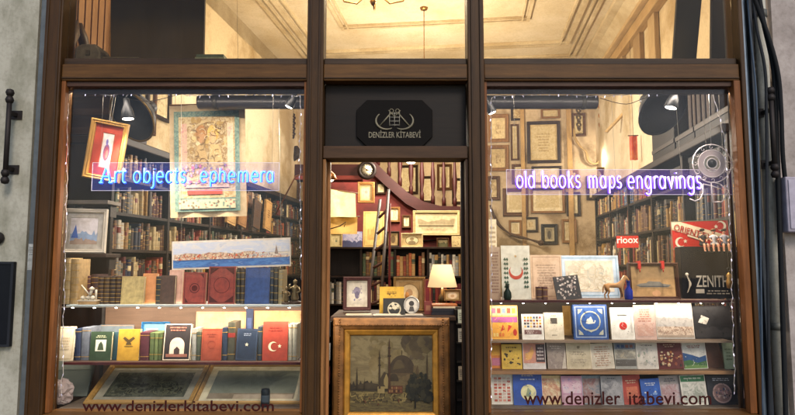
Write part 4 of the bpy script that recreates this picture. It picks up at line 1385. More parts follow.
# staircase: string, handrail, balusters
st = thing('staircase', 'dark red wooden staircase with turned balusters rising behind the door', 'staircase', (0, 0, 0))
mahog = wood('#35120f', 'x', .3)
top = [(366, 154), (378, 165), (392, 179), (408, 193), (424, 202), (440, 206), (470, 207)]
bot = [(366, 168), (376, 177), (390, 190), (406, 204), (424, 214), (440, 217), (470, 217)]
mb = MB()
for i in range(len(top) - 1):
    q = [P(u, v, YS - .1) for u, v in (top[i], top[i + 1], bot[i + 1], bot[i])]
    mb.prism([(p.x, p.z) for p in q], YS - .14 + (i % 2) * .0003, YS + .3, mahog)
mb.build('stringer', st)
def top_at(u):
    for i in range(len(top) - 1):
        if top[i][0] <= u <= top[i + 1][0]:
            t = (u - top[i][0]) / (top[i + 1][0] - top[i][0]); return top[i][1] + t * (top[i + 1][1] - top[i][1])
    return 206
rail = []
for k, u in enumerate(range(378, 470, 11)):
    v = top_at(u)
    p = P(u, v, YS); H = 1.02 - min(.0, 0)
    mb = MB()
    mb.lathe([(.034, 0), (.034, .12), (.018, .16), (.036, .3), (.04, .42), (.024, .62), (.018, .82), (.032, .86), (.032, H)], mahog, (p.x, YS, p.z - .005), n=10)
    mb.build('baluster', st)
    rail.append(Vector((p.x, YS, p.z + H + .02)))
mb = MB(); mb.tube([rail[0] + Vector((-.2, 0, .25))] + rail, .04, mahog, 10); mb.build('handrail', st)
# dark beam, clock
a, b = P(322, 171, 4.6), P(362, 171, 4.6)
r = thing('gallery_beam', 'dark maroon beam left of the wall clock', 'beam', (a.x, 4.6, a.z))
mb = MB(); mb.box((-.4, 0, -.12), (b.x - a.x, .35, .10), mahog); mb.build('beam', r, .01)
mb = MB(); mb.box((-.4, -.02, -.13), (b.x - a.x, -.0005, -.07), wood('#6a2a22', 'x')); mb.build('moulding', r, .005)
p = P(367, 170, 4.55)
r = thing('wall_clock', 'round wall clock with white dial in a dark case beside the stair', 'clock', p)
mb = MB(); mb.lathe([(.135, .07), (.14, .02), (.125, -.012), (.1, -.02), (.095, -.004), (.09, .0), (.001, .001)], wood('#1f1512'), (0, 0, 0), (0, 1, 0), 28); mb.build('case', r)
mb = MB(); mb.lathe([(.088, -.003), (.001, -.0032)], paper('#d8ceb4'), (0, 0, 0), (0, 1, 0), 28); mb.build('dial', r)
mb = MB()
for k in range(12):
    t = pi * k / 6; mb.box((-.004, -.006, .066), (.004, -.0045, .08), plain('#1c1814'), Matrix.Rotation(t, 4, 'Y'))
for t, l in ((radians(-50), .045), (radians(100), .066)): mb.box((-.004, -.008, 0), (.004, -.0065, l), plain('#1c1814'), Matrix.Rotation(t, 4, 'Y'))
mb.lathe([(.014, -.009), (.001, -.011)], metal('#8a7030', .4, .9), (0, 0, 0), (0, 1, 0), 12)
mb.build('hands_and_marks', r)
# gallery pictures between the balusters
for k, (u0, v0, u1, v1, lab) in enumerate([(398, 165, 418, 194, 'dark framed print behind the balusters, leftmost'), (420, 176, 434, 203, 'dark framed print behind the balusters, middle'),
                                          (437, 164, 452, 190, 'thin framed print behind the balusters, upper right'), (452, 178, 466, 204, 'brown framed print behind the balusters, rightmost')]):
    back_pic(u0, v0, u1, v1, lab, drf if k != 2 else brf, eng(20 + k), .05, (), paper('#d6c49a'), .03)
# ceiling lamp above the balusters
p = P(411, 162, 4.2)
r = thing('ceiling_lamp', 'small lit ceiling lamp above the stair balusters', 'ceiling lamp', p)
mb = MB(); mb.lathe([(.001, -.02), (.05, -.015), (.075, .01), (.07, .03)], glow('#fff0d0', 12), n=18); mb.build('bulb', r)
mb = MB(); mb.lathe([(.08, .031), (.08, .05), (.02, .06), (.006, .07)], metal('#6a5030', .4, .8), n=14); mb.build('mount', r)
mb = MB(); mb.tube([(0, 0, .06), (0, .1, .2), (0, 1.3, .32)], .012, metal('#6a5030', .4, .8), 8); mb.build('arm', r)
lamp_light('bulb_light', 'POINT', 45, WARM, (0, 0, -.06), r, .05)

# bookcase under the stair
YC = 4.5
zc0 = P(397, 247, YC).z
bx0, bx1 = P(322, 262, YC).x, P(474, 262, YC).x
bc = thing('bookcase', 'low black bookcase under the red wall behind the counter', 'bookcase', (0, YC, 0))
mb = MB(); mb.box((bx0, .28, .03), (bx1, .3, zc0 - .03), DW); mb.build('back_panel', bc)
lv = [P(397, v, YC).z for v in (276, 304, 335)] + [.4]
ups = [bx0, P(361, 262, YC).x, P(395, 262, YC).x, P(428, 262, YC).x, bx1]
for x in ups:
    mb = MB(); mb.box((x - .015, 0, .021), (x + .015, .279, zc0 - .031), DW); mb.build('upright', bc)
for z in lv:
    for i in range(4):
        mb = MB(); mb.box((ups[i] + .0155, .004, z - .022), (ups[i + 1] - .0155, .279, z), DWx); mb.build('shelf', bc)
mb = MB(); mb.box((bx0 - .02, -.02, zc0 - .03), (bx1 + .02, .31, zc0), DWx); mb.build('top', bc, .004)
def case_row(i, z, rank, cols, gap, group):
    x = ups[i] + .02; prev = None
    j = 0
    while x < ups[i + 1] - .06:
        cn, hx = cols[j % len(cols)]
        t = rng.uniform(.028, .05); h = gap * rng.uniform(.72, .92)
        mb = MB(); rand_spine(mb, t, h, .2, hx)
        o = mb.build('book', None, 0, (x + t / 2, YC + rng.uniform(.01, .03), z + .0008))
        tag(o, f'{cn} spine after {prev or "the upright"}, {["tall", "short", "slim", "thick"][j % 4]} book {rank} of the low bookcase', 'book', group)
        prev = f'{cn} one'; x += t + .001; j += 1
        if rng.random() < .04: x += .05
g1 = zc0 - .03 - lv[0]
case_row(1, lv[0], 'in the second top bay', [('green', '#3e4a30'), ('brown', '#5a3a22'), ('ochre', '#94702f'), ('black', '#1d1a18')], g1, 'books under the ladder')
case_row(2, lv[0], 'in the third top bay', [('orange', '#a2502a'), ('tan', '#a5814f'), ('russet', '#7d3a20'), ('brown', '#6a4a2c')], g1, 'orange books right of the ladder')
case_row(3, lv[0], 'in the right top bay', [('white', '#c9c3b4'), ('grey', '#8a8a86'), ('tan', '#a5814f'), ('black', '#1d1a18')], g1, 'books behind the table lamp')
g2 = lv[0] - .022 - lv[1]
case_row(0, lv[1], 'in the left middle bay', [('white', '#c9c3b4'), ('black', '#1d1a18'), ('grey', '#77736a')], g2, 'books behind the portrait')
case_row(1, lv[1], 'in the second middle bay', [('cream', '#cdb98c'), ('brown', '#5a3a22'), ('maroon', '#4c1c1a')], g2, 'books behind the ladder foot')
case_row(3, lv[1], 'in the right middle bay', [('maroon', '#5c1c1a'), ('black', '#1d1a18'), ('red', '#7d2a20')], g2, 'red books behind the lamp')

# things standing on top of the low bookcase, pictures on the red wall
zb = zc0 + .0008
DY = YC + .05
PICS = 'pictures round the red wall'
picture(330, 233, 342, 247, 'yellowish drawing in a pale mount, left on the low bookcase', ('Y', DY), paper('#b8a878'), .02, .02, paper('#d8ca9c'), .05, [('hills', .1, .1, .9, .3, .4, '#7a8068')], '#c8c090', (-8, 0, 0))
card(342.5, 231.5, 362, DY, zb, '#7f86a8', 'blue violet painted sheet beside the yellowish drawing', [('r', 0, 0, 1, 1, printed(('#5a6a9a', '#8f90b8', '#b8b4c8', '#40507c'), 9, 5)), ('hills', 0, 0, 1, .25, .2, '#4a4f74')])
card(363, 211, 384, DY + .1, zb, '#d8b870', 'tall yellow print leaning behind the ladder', [('frame', .06, .03, '#b08a48'), ('hills', .2, .2, .8, .3, .4, '#c09a58')])
r = picture(401, 233, 423, 247.3, 'cream oval portrait in a square mount on the low bookcase', ('Y', DY), paper('#cdb78a'), .02, .03, None, 0, [('e', .5, .5, .36, '#8d7a4e', .42), ('e', .5, .5, .31, '#d8cda4', .36), ('e', .5, .62, .11, '#9a8660', .13), ('e', .5, .3, .2, '#8a7858', .17)], '#c4ad7c', (-5, 0, 0))
picture(413, 210.5, 460, 235.5, 'long beige framed panorama engraving on the red wall', ('Y', YS - .18), wood('#b09a6c', 'x'), .04, .04, None, 0,
        [('r', .03, .1, .97, .9, paper('#b5a480')), ('hills', .06, .45, .94, .55, .18, '#8a7c5e'), ('r', .08, .3, .92, .42, '#6d6248'), ('lines', .1, .14, .9, .24, 2, '#8a7c5e')], '#c2b189')
picture(357.5, 182, 374.5, 203, 'small oak framed picture on the red wall under the clock', ('Y', 4.56), wood('#a87a44', 'x'), .04, .03, paper('#d6bc8a'), .02, [('r', .25, .2, .75, .8, '#d8b8a0'), ('e', .5, .55, .18, '#c09080')], '#dcc79a')
p = P(427, 241, YS - .02)
r = thing('pistol', 'small dark antique pistol hung on the red wall', 'pistol', p)
mb = MB(); mb.tube([(-.07, -.03, 0), (.16, -.03, .015)], [.013, .009], metal('#2a2422', .4, .8), 8); mb.build('barrel', r)
mb = MB(); mb.tube([(-.07, -.03, 0), (-.11, -.03, -.02), (-.14, -.03, -.07)], [.014, .018, .02], wood('#3c2418'), 8); mb.build('grip', r)
# bright draped sheets at the left (lit from a lamp head)
def drape(label, pts, Y, hx, amp, th=.006):
    a, b, c, d = [P(u, v, Y) for u, v in pts]       # bl, br, tr, tl
    r = thing('draped_sheet', label, 'sheet', a)
    nx, nz = 14, 8
    vs = []
    for j in range(nz + 1):
        for i in range(nx + 1):
            s_, t_ = i / nx, j / nz
            q = (a.lerp(b, s_)).lerp(d.lerp(c, s_), t_) - a
            q.y += amp * sin(s_ * 9 + t_ * 2) * (1 - t_ * .4) + .1 * t_
            vs.append(q)
    n1 = len(vs)
    vs2 = vs + [v_ + Vector((0, th, 0)) for v_ in vs]
    W1 = nx + 1
    fs = [(j * W1 + i, j * W1 + i + 1, (j + 1) * W1 + i + 1, (j + 1) * W1 + i) for j in range(nz) for i in range(nx)]
    fs2 = [tuple(n1 + k for k in f[::-1]) for f in fs]
    mb = MB(); mb.raw(vs2, fs + fs2, paper(hx, .06), True); mb.build('sheet', r)
    mb = MB(); mb.tube([d - a + Vector((-.03, .1, .005)), c - a + Vector((.03, .1, .005))], .008, wood('#6a4a2c', 'x'), 6); mb.build('rod', r)
drape('pale cream sheet draped below the dark beam inside the door', [(322, 217), (356, 217), (355, 193), (322, 187)], 3.7, '#e6d8a4', .03)
drape('ochre sheet hanging beneath the pale cream sheet', [(322, 234), (357, 234), (357, 216.5), (322, 216.5)], 3.78, '#cfa65c', .015)
p = P(331, 180, 3.2)
r = thing('lamp_head', 'brass lamp head at the top left of the doorway lighting the cream sheet', 'lamp', p)
mb = MB(); mb.lathe([(.07, 0), (.075, .004), (.06, .06), (.025, .11), (.02, .15), (.001, .155)], metal('#8a5a30', .35, .9), (0, 0, 0), (-.2, -.2, 1), 18); mb.build('shade', r)
mb = MB(); mb.lathe([(.001, -.02), (.03, -.01), (.035, .02), (.02, .05)], glow('#ffe6b8', 18), (0, 0, 0), (-.2, -.2, 1), 14); mb.build('bulb', r)
mb = MB(); mb.tube([(-.03, -.03, .15), (-.1, .2, .2), (-.5, .4, .1), (-.75, .4, -.4)], .01, metal('#8a5a30', .35, .9), 8); mb.build('arm', r)
lamp_light('bulb_light', 'POINT', 18, WARM, (0.02, 0.0, -.09), r, .05)
mb = MB(); mb.tube([P(330, 229, 3.65), P(340, 226, 3.65), P(346, 222, 3.65), P(344, 227, 3.65)], .007, metal('#2c2018', .5, .5), 6)
tag(mb.build('wall_hook'), 'dark curved hook in front of the ochre sheet', 'hook')
# ladder
YL = 2.6
r = thing('ladder', 'dark wooden library ladder leaning in front of the low bookcase', 'ladder')
lw = wood('#2c1c12', 'z')
pts = {}
for s, (ut, vt, ub, vb) in enumerate(((380, 200, 365, 330), (388.5, 190, 379, 330))):
    t_, b_ = P(ut, vt, YL + .9), P(ub, vb, YL)
    d_ = (t_ - b_); b_ = b_ - d_ * ((b_.z - .03) / d_.z)
    mb = MB(); mb.tube([b_, t_], .026, lw, 4); mb.build('rail', r)
    pts[s] = (b_, t_)
for k in range(10):
    f = .08 + k * .09
    mb = MB(); mb.tube([pts[0][0].lerp(pts[0][1], f), pts[1][0].lerp(pts[1][1], f)], .018, wood('#4a2a1e', 'x'), 6); mb.build('rung', r)
r = thing('pole', 'thin red pole standing right of the ladder', 'pole', Vector((P(389, 262, 3.4).x, 3.4, .02)))
mb = MB(); mb.tube([(0, 0, 0), (.01, 0, P(389, 205, 3.4).z)], .014, wood('#6a2420', 'z'), 8); mb.build('shaft', r)
mb = MB(); mb.lathe([(.03, 0), (.03, .02), (.015, .03)], metal('#6a5030', .5, .7), n=12); mb.build('foot', r)

# counter and what stands on it
Y0 = .62
zk = P(397, 316.5, Y0).z
kx0, kx1 = P(331, 262, Y0).x, P(458, 262, Y0).x
ct = thing('counter', 'dark wooden shop counter behind the large mosque painting', 'counter', (0, Y0, 0.02))
mb = MB(); mb.box((kx0 + .02, .03, 0), (kx1 - .02, .62, zk - .055), wood('#2a1d15', 'z')); mb.build('body', ct)
mb = MB(); mb.box((kx0, 0, zk - .054), (kx1, .65, zk - .02), wood('#3a281c', 'x')); mb.build('top', ct, .005)
zb = zk + .0008
picture(343, 276.5, 371, 310.5, 'mauve framed ink portrait on the counter', ('Y', 1.0), wood('#5a3a38', 'z'), .03, .03, paper('#d3c9b4'), .012,
        [('e', .5, .62, .2, '#8d8494', .17), ('e', .5, .45, .13, '#6c6478', .16), ('spots', .25, .2, .75, .85, 14, .05, ['#8a8298', '#b0a4a4', '#76708a'])], '#cfc6b2', (-9, 0, 4))
picture(393, 276.5, 425, 311, 'tan framed oval portrait behind the yellow book', ('Y', 1.1), wood('#9a7a48', 'z'), .022, .03, paper('#b59460'), .02, [('e', .5, .48, .46, '#8a6c3c', .46), ('e', .5, .48, .42, '#d8bc8c', .42), ('e', .5, .55, .16, '#b08a60', .16), ('e', .5, .2, .26, '#a07c54', .18)], '#a98652', (-10, 0, -4))
book(379.5, 287, 404, .90, zb, '#d6a93a', 'yellow book with a small sketch on the counter', [('lines', .3, .72, .72, .82, 2, '#6a4c1c'), ('spots', .3, .6, .7, .75, 8, .03, ['#7a5a20'])], .03, 12)
book(383, 298.5, 405.5, .80, zb, '#26241f', 'black book with a white line drawing leaning on the yellow book', [('ring', .5, .32, .3, .05, '#b8ae94'), ('spots', .3, .3, .75, .65, 12, .07, ['#c4baa0', '#8c846c'])], .025, 14)
r = thing('oval_frame', 'small silver oval photo frame on the counter', 'photo frame', Vector((P(411.5, 262, .80).x, .80, zb)), (radians(-12), 0, 0))
mb = MB(); n_ = 26; rx, rz_ = .058, .066
o_ = [(rx * cos(2 * pi * k / n_), rz_ + rz_ * sin(2 * pi * k / n_)) for k in range(n_)]
mb.tube([(x, 0, z + .006) for x, z in o_], .007, metal('#a39c90', .3, .9), 8, True); mb.build('frame', r)
mb = MB(); design(mb, 2 * rx, 2 * rz_, [('e', .5, .5, .5, '#cdc6b8', .5), ('e', .5, .6, .18, '#3c3836', .16), ('p', [(.3, .12), (.7, .12), (.62, .42), (.38, .42)], '#4a4644')], .002, .006); mb.build('photo', r)
mb = MB(); mb.prism_z([(-.02, .0105), (.02, .0105), (.02, .05), (-.02, .05)], .0, .012, metal('#5a544c', .4, .7)); mb.build('stand', r)
r = thing('perfume_bottle', 'small dark bottle with amber top behind the oval photo frame', 'bottle', Vector((P(407, 262, .93).x, .93, zb)))
mb = MB(); mb.lathe([(.02, 0), (.024, .01), (.024, .09), (.012, .105), (.012, .12)], plain('#2a2422', .15), n=16); mb.build('flask', r)
mb = MB(); mb.lathe([(.015, .121), (.018, .14), (.010, .165), (.001, .17)], plain('#a8723c', .2), n=14); mb.build('stopper', r)
book(424, 279, 431, 1.02, zb, '#6a1a1e', 'narrow crimson book standing left of the lamp', [('frame', .1, .06, '#a07838')], .03, 3)
r = thing('table_lamp', 'lit table lamp with cream shade and dark brass base on the counter', 'lamp', Vector((P(442, 262, 1.05).x, 1.05, zb)))
zS = P(442, 287, 1.05).z - zb; zT = P(442, 264.5, 1.05).z - zb
R1 = (P(457.5, 262, 1.05).x - P(427.5, 262, 1.05).x) / 2; R0 = R1 * .62
mb = MB(); mb.lathe([(.05, 0), (.055, .01), (.03, .025), (.018, .05), (.034, .08), (.034, .12), (.014, .15), (.01, zS + .02)], metal('#4a3a22', .3, .8), n=20); mb.build('base', r)
mb = MB(); k = 30
vs = []
for rr, z in ((R1, zS), (R0, zT), (R0 - .003, zT), (R1 - .003, zS)):
    vs += [(rr * cos(2 * pi * j / k), rr * sin(2 * pi * j / k), z) for j in range(k)]
mb.raw(vs, [(i * k + j, i * k + (j + 1) % k, ((i + 1) % 4) * k + (j + 1) % k, ((i + 1) % 4) * k + j) for i in range(4) for j in range(k)], lampshade('#f0cf98', .55), True); mb.build('lamp_shade', r)
mb = MB(); mb.lathe([(.012, zS), (.025, zS + .04), (.02, zS + .07), (.001, zS + .08)], glow('#ffe2b0', 12), n=12); mb.build('bulb', r)
lamp_light('bulb_light', 'POINT', 7, WARM, (0, 0, zS + .02), r, .03)
def flat_book(u0, u1, Y, z, th, hx, label, d=.16, yaw=0, name='book', cat='book'):
    a, b = P(u0, 262, Y).x, P(u1, 262, Y).x
    r = thing(name, label, cat, Vector(((a + b) / 2, Y, z)), (0, 0, radians(yaw)))
    w_ = b - a; mt = paper(hx, .12)
    mb = MB(); mb.box((-w_ / 2, 0, 0), (w_ / 2, d, .003), mt); mb.box((-w_ / 2, 0, th - .003), (w_ / 2, d, th), mt); mb.box((-w_ / 2, 0, .003), (w_ / 2, .003, th - .003), mt); mb.build('cover', r)
    mb = MB(); mb.box((-w_ / 2 + .003, .0035, .0033), (w_ / 2 - .003, d - .004, th - .0033), paper('#cfc0a0')); mb.build('page_block', r)
    return th
z = zb
for i, (u0, u1, th, hx, lab) in enumerate([(431, 457, .018, '#26242a', 'black book lowest in the stack right on the counter'), (432, 458, .016, '#1d2026', 'near black book second in the stack right on the counter'),
                                       (431.5, 456, .016, '#2e2a30', 'charcoal book third in the stack right on the counter'), (433, 455, .014, '#c9b898', 'cream book fourth in the stack right on the counter'), (432, 457, .014, '#9a5a30', 'orange brown book topmost in the stack right on the counter')]):
    z += flat_book(u0, u1, .74, z, th, hx, lab) + .0006
picture(444, 289.5, 461, 301, 'small framed cream medallion print beside the table lamp', ('Y', .93), wood('#8a6a40', 'z'), .014, .02, None, 0, [('e', .5, .45, .36, '#d8c09a', .4), ('e', .5, .42, .15, '#b89468', .18)], '#b89a68', (-6, 0, -4))
book(424.5, 301.5, 432, .78, zb, '#7a3a34', 'small reddish tin box beside the stack of books', [('r', .2, .3, .8, .7, '#a06a50')], .05, 0, name='tin_box', cat='tin')
for i, (u0, u1, Y, hx, yaw, lab) in enumerate([(347, 372, .68, '#c9bda4', 4, 'loose cream papers left on the counter top'), (374, 404, .655, '#d3cab6', -3, 'loose white papers in the middle of the counter top'), (402, 424, .66, '#b7ae9e', 5, 'loose grey papers before the oval frame')]):
    a, b = P(u0, 262, Y).x, P(u1, 262, Y).x
    r = thing('paper_sheets', lab, 'papers', Vector(((a + b) / 2, Y, zb)), (0, 0, radians(yaw)))
    for k in range(3):
        mb = MB(); dx = rng.uniform(-.01, .01)
        mb.box((-(b - a) / 2 + dx, 0, .003 * k), ((b - a) / 2 + dx, .1, .003 * k + .0024), paper(hx, .08)); mb.build('sheet', r)

# the mosque painting leaning on the counter
Yp = .47
a, b = P(332.5, 365, Yp), P(450, 365, Yp)
zt_ = P(391, 318.5, Yp).z
W_ = b.x - a.x
Hh = .80
pt = thing('framed_painting', 'large ornate gilt framed dark painting of a domed mosque with minarets in the doorway', 'painting', Vector(((a.x + b.x) / 2, Yp, zt_ - Hh)), (radians(-2.5), 0, 0))
gilt = metal('#7a5228', .5, .4, .5)
giltb = metal('#b07e30', .45, .5, .3)
fw = .128
mb = MB(); mb.ring(W_, Hh, [(0, .06), (0, -.004), (.014, -.026), (.05, -.038), (.076, -.026), (.084, -.012)], gilt); mb.build('frame', pt)
mb = MB(); mb.ring(W_ - .168, Hh - .168, [(0, -.012), (.008, -.018), (.036, -.004), (.044, .012), (.044, .06)], giltb, .084); mb.build('inner_moulding', pt)
orn = MB()
n_ = 46
for k in range(n_):
    for zz in (.05, Hh - .05):
        x = -W_ / 2 + W_ * (k + .5) / n_; orn.lathe([(.001, 0), (.0075, .003), (.001, .011)], gilt, (x, -.034, zz), (0, -1, 0), 6)
for k in range(44):
    for xx in (-W_ / 2 + .05, W_ / 2 - .05):
        z_ = Hh * (k + .5) / 44; orn.lathe([(.001, 0), (.0075, .003), (.001, .011)], gilt, (xx, -.034, z_), (0, -1, 0), 6)
orn.build('beading', pt)
cv = MB()
iw, ih = W_ - 2 * fw, Hh - 2 * fw
skyp = printed(('#63563a', '#756848', '#5c5036', '#7d7050'), 5, 2, False, (1, 1, 2))
dome = printed(('#382e20', '#5a4c32', '#2c251b', '#655636'), 18, 4)
lite = printed(('#8a7850', '#75653f', '#9a875c'), 9, 12)
L_ = [('r', 0, 0, 1, 1, skyp), ('spots', .2, .5, .7, .95, 40, .05, ['#6e6040', '#75684a', '#655838']), ('spots', .66, .82, .99, .96, 60, .05, ['#453a28', '#42382a', '#4a3f2c', '#54482f']), ('spots', .72, .70, .9, .76, 18, .03, ['#4f432d', '#4c4030']),
      ('r', 0, 0, 1, .31, printed(('#4a3f25', '#5e5230', '#3c3220', '#6e5f38'), 18, 8, False, (1, 1, 5))), ('strokes', 0, .12, .75, .25, 50, .012, ['#6e5f38', '#7c6c42', '#3c3220']),
      ('hills', 0, .27, .30, .33, .08, '#2b251b'), ('hills', .18, .27, .5, .31, .06, '#2f281c'),
      ('p', [(.02, .3), (.34, .3), (.34, .36), (.22, .38), (.12, .36)], '#3a3122'),
      ('p', [(.36, .3), (.37, .44), (.41, .52), (.46, .50), (.48, .54), (.5, .54), (.5, .3)], '#3d3323'),
      ('r', .47, .3, .79, .50, printed(('#4a3e28', '#5c4d32', '#382e1f'), 24, 3)),
      ('p', ell(.63, .49, .165, .25, 24, 0, 180), printed(('#30261a', '#3a2f20', '#2b2217'), 12, 6)), ('p', ell(.595, .52, .075, .16, 18, 20, 170), printed(('#43371f', '#4a3e28', '#3c3120'), 12, 8)), ('r', .47, .47, .79, .505, '#4a3c28'), ('r', .626, .735, .634, .80, '#2b2318'),
      ('p', ell(.53, .40, .06, .1, 14, 0, 180), '#332a1d'), ('p', ell(.71, .40, .05, .09, 14, 0, 180), '#574830'),
      ('p', [(.41, .3), (.41, .42), (.44, .5), (.47, .42), (.47, .3)], lite), ('p', [(.76, .36), (.77, .6), (.80, .6), (.81, .36)], '#55472e'),
      ('r', .46, .24, .64, .34, '#4e3020'), ('grid', .47, .25, .63, .33, 6, 2, ['#6a4028', '#3a261a', '#80603c']), ('r', .335, .24, .42, .33, lite), ('p', [(.325, .33), (.43, .33), (.378, .40)], '#3a3020'),
      ('p', [(.345, .3), (.372, .3), (.369, .40), (.366, .72), (.358, .84), (.350, .72), (.348, .40)], '#352b1d'), ('r', .340, .60, .376, .615, '#2a2217'), ('r', .343, .70, .373, .712, '#2a2217'),
      ('p', [(.462, .3), (.495, .3), (.490, .44), (.487, .84), (.477, .98), (.467, .84), (.465, .44)], '#3a281a'), ('r', .456, .72, .498, .74, '#271c12'), ('r', .459, .83, .495, .845, '#271c12'),
      ('p', [(.80, .4), (.84, .4), (.835, .54), (.82, .62), (.805, .54)], '#4a3c28'), ('p', [(.928, .36), (.948, .36), (.945, .68), (.938, .78), (.931, .68)], '#3a2e1f'),
      ('p', [(.072, .3), (.096, .3), (.092, .46), (.084, .60), (.077, .46)], '#2c251a'), ('p', [(.17, .3), (.185, .3), (.178, .46)], '#2c251a'),
      ('spots', .70, .16, .98, .40, 80, .034, ['#1a1a13', '#232219', '#151510', '#2b281b']), ('spots', .74, .34, .92, .50, 40, .022, ['#1c1c14', '#28261a', '#322e1e']),
      ('spots', .1, .1, .62, .2, 26, .010, ['#221d15', '#33291d', '#6c5c38', '#503020']), ('r', .785, 0.05, .80, .2, '#17150f')]
design(cv, iw, ih, L_, .012, fw)
cv.build('canvas', pt)
mb = MB(); mb.box((-W_ / 2 + .01, .061, .01), (W_ / 2 - .01, .066, Hh - .01), wood('#4a3424')); mb.build('backing', pt)

# more pictures and small things round the red wall
for u0, v0, u1, v1, fm_, n__, lab in ((376, 182, 386, 194, drf, 51, 'tiny dark framed print beside the small oak framed picture on the red wall'), (389, 207, 400, 222, tanf, 52, 'small gilt framed print on the red wall right of the ladder top'), (402, 215, 411, 228, brf, 53, 'small brown framed print left of the beige panorama engraving'), (346, 220, 355, 230, brf, 54, 'small brown framed print at the edge of the ochre sheet')):
    picture(u0, v0, u1, v1, lab, ('Y', YS - .05), fm_, .03, .04, paper('#d0bf96'), .025, (), eng(n__))
picture(386.5, 231, 399.5, 247, 'small dark oval miniature right of the ladder on the low bookcase', ('Y', DY), drf, .025, .03, paper('#b59c6c'), .02, [('e', .5, .5, .36, '#6a5438', .4)], '#a88c5c', (-6, 0, 0))
picture(437, 238, 449, 248, 'small brown framed landscape under the beige panorama engraving', ('Y', DY), brf, .018, .03, None, 0, [('hills', 0, 0, 1, .4, .3, '#5c5a3c')], '#b0a078', (-6, 0, 0))
card(452, 236, 464, DY + .06, zc0 + .0008, '#bda878', 'ochre card at the right end of the low bookcase top', [('strokes', .1, .1, .9, .9, 20, .03, ['#6a5838', '#8a7448'])])

# narrow rack right of the painting, shelf left of it
zz = P(460, 330, .6).z
r = thing('display_rack', 'tall black rack in the shadow right of the painting', 'rack', Vector((P(459, 262, .62).x, .62, .02)))
mb = MB(); mb.box((-.03, 0, 0), (.06, .3, 1.12), plain('#14100e', .6)); mb.build('post', r, .004)
for k in range(5):
    mb = MB(); mb.box((-.028, -.05, .45 + k * .14), (.05, -.001, .46 + k * .14), plain('#2a2420', .5)); mb.build('tray', r)
for k, (v, hx, lab) in enumerate([(322, '#9a9c88', 'pale green card on the black rack, highest'), (335, '#b8ad98', 'cream card on the black rack, second from top'), (371, '#b09a7c', 'tan card on the black rack, near the floor')]):
    kz = .46 + (5 - 1 - [0, 1, 3][k]) * .14 + .021
    r = thing('greeting_card', lab, 'card', Vector((P(460, 262, .60).x, .585, kz)), (radians(-8), 0, 0))
    mb = MB(); mb.box((-.02, 0, 0), (.025, .003, .10), paper(hx)); mb.build('card', r)
    mb = MB(); design(mb, .045, .10, [('lines', .15, .2, .8, .8, 4, '#4a4a40')], -.0008, 0, -.02); mb.build('printing', r)
r = thing('display_rack', 'dark side shelf left of the painting with small pictures', 'rack', Vector((P(326, 262, .75).x, .75, .02)))
mb = MB(); mb.box((-.08, .1, 0), (.03, .35, 1.0), plain('#1a1512', .6)); mb.build('back', r)
for k in range(4):
    mb = MB(); mb.box((-.08, -.04, .35 + k * .18), (.035, .099, .362 + k * .18), wood('#2a1e17', 'x')); mb.build('shelf', r)
for k, (kz, hx, lab) in enumerate([(.903, '#23262c', 'black card highest on the dark side shelf'), (.723, '#c2bfb8', 'white sketch card on the dark side shelf'), (.543, '#6a2a2a', 'dark red card on the dark side shelf')]):
    r = thing('greeting_card', lab, 'card', Vector((P(328, 262, .73).x, .72, kz + .021)), (radians(-8), 0, 0))
    mb = MB(); mb.box((-.035, 0, 0), (.025, .003, .13), paper(hx)); mb.build('card', r)
    mb = MB(); design(mb, .06, .13, [('r', .15, .3, .85, .7, '#55504a'), ('lines', .2, .78, .8, .92, 2, '#8a8478')], -.0008, 0, -.035); mb.build('printing', r)

# ================================================================== WINDOW DISPLAYS
YF = .10
zA, zB = P(397, 305, YF).z, P(397, 362.5, YF).z
zR0, zR1, zR2 = P(397, 300.5, YF).z, P(397, 341, YF).z, P(397, 371, YF).z
zD = zs + .001
edge = wood('#4a2020', 'x', .2)
def stand(label, xa, xb, tops, back_top, back_m):
    r = thing('display_stand', label, 'display stand')
    mb = MB(); mb.box((xa, .062, zD - .03), (xb, .64, zD), plaster('#7a6a58', '#55483a', .4, 4)); mb.build('deck', r)
    mb = MB(); mb.box((xa, .601, zD + .001), (xb, .62, back_top), back_m); mb.build('back_panel', r)
    for z, d, th, m_, e in tops:
        mb = MB(); mb.box((xa, YF + .006, z - th), (xb, d, z - .0004), m_); mb.build('shelf', r)
        mb = MB(); mb.box((xa, YF - .004, z - th - .002), (xb, YF + .0055, z + .001), e); mb.build('shelf_edge', r)
    for x in (xa + .015, xb - .015):
        mb = MB(); mb.box((x - .01, .585, zD + .001), (x + .01, .6005, back_top), metal('#3a3632', .5, .7)); mb.build('support', r)
    return r
shelf_l = wood('#3a2b22', 'x', .2)
stand('dark stepped display stand with two shelves in the left window', X(60.5), X(303.5), [(zA, .5, .008, acrylic('#d6e0dc', .45), acrylic('#cfd8d4', .7)), (zB, .5, .014, shelf_l, edge)], zA - .03, wood('#6a5442', 'x', .2))
stand('dark stepped display stand with three shelves in the right window', X(487.5), X(737), [(zR0, .52, .012, wood('#6a5548', 'x', .2), edge), (zR1, .5, .010, wood('#70604f', 'x', .2), wood('#8a7660', 'x')), (zR2, .5, .020, wood('#8a6a4e', 'x', .2), wood('#9a7450', 'x'))], zR0 - .014, wood('#4a4238', 'x', .2))
led_strip('bright led strip under the glass shelf of the left window', 62, 300, 308, .14, 17, 11, (radians(42), 0, 0), .0075)
led_strip('led strip under the top shelf of the right window', 490, 734, 303.5, .14, 2.8, 11, (radians(40), 0, 0), .005)
led_strip('led strip along the window head of the left window', 66, 300, 91.8, .07, 10, 60, (radians(22), 0, 0), .0008, .02)
led_strip('led strip along the window head of the right window', 490, 733, 91.8, .07, 10, 60, (radians(22), 0, 0), .0008, .02)

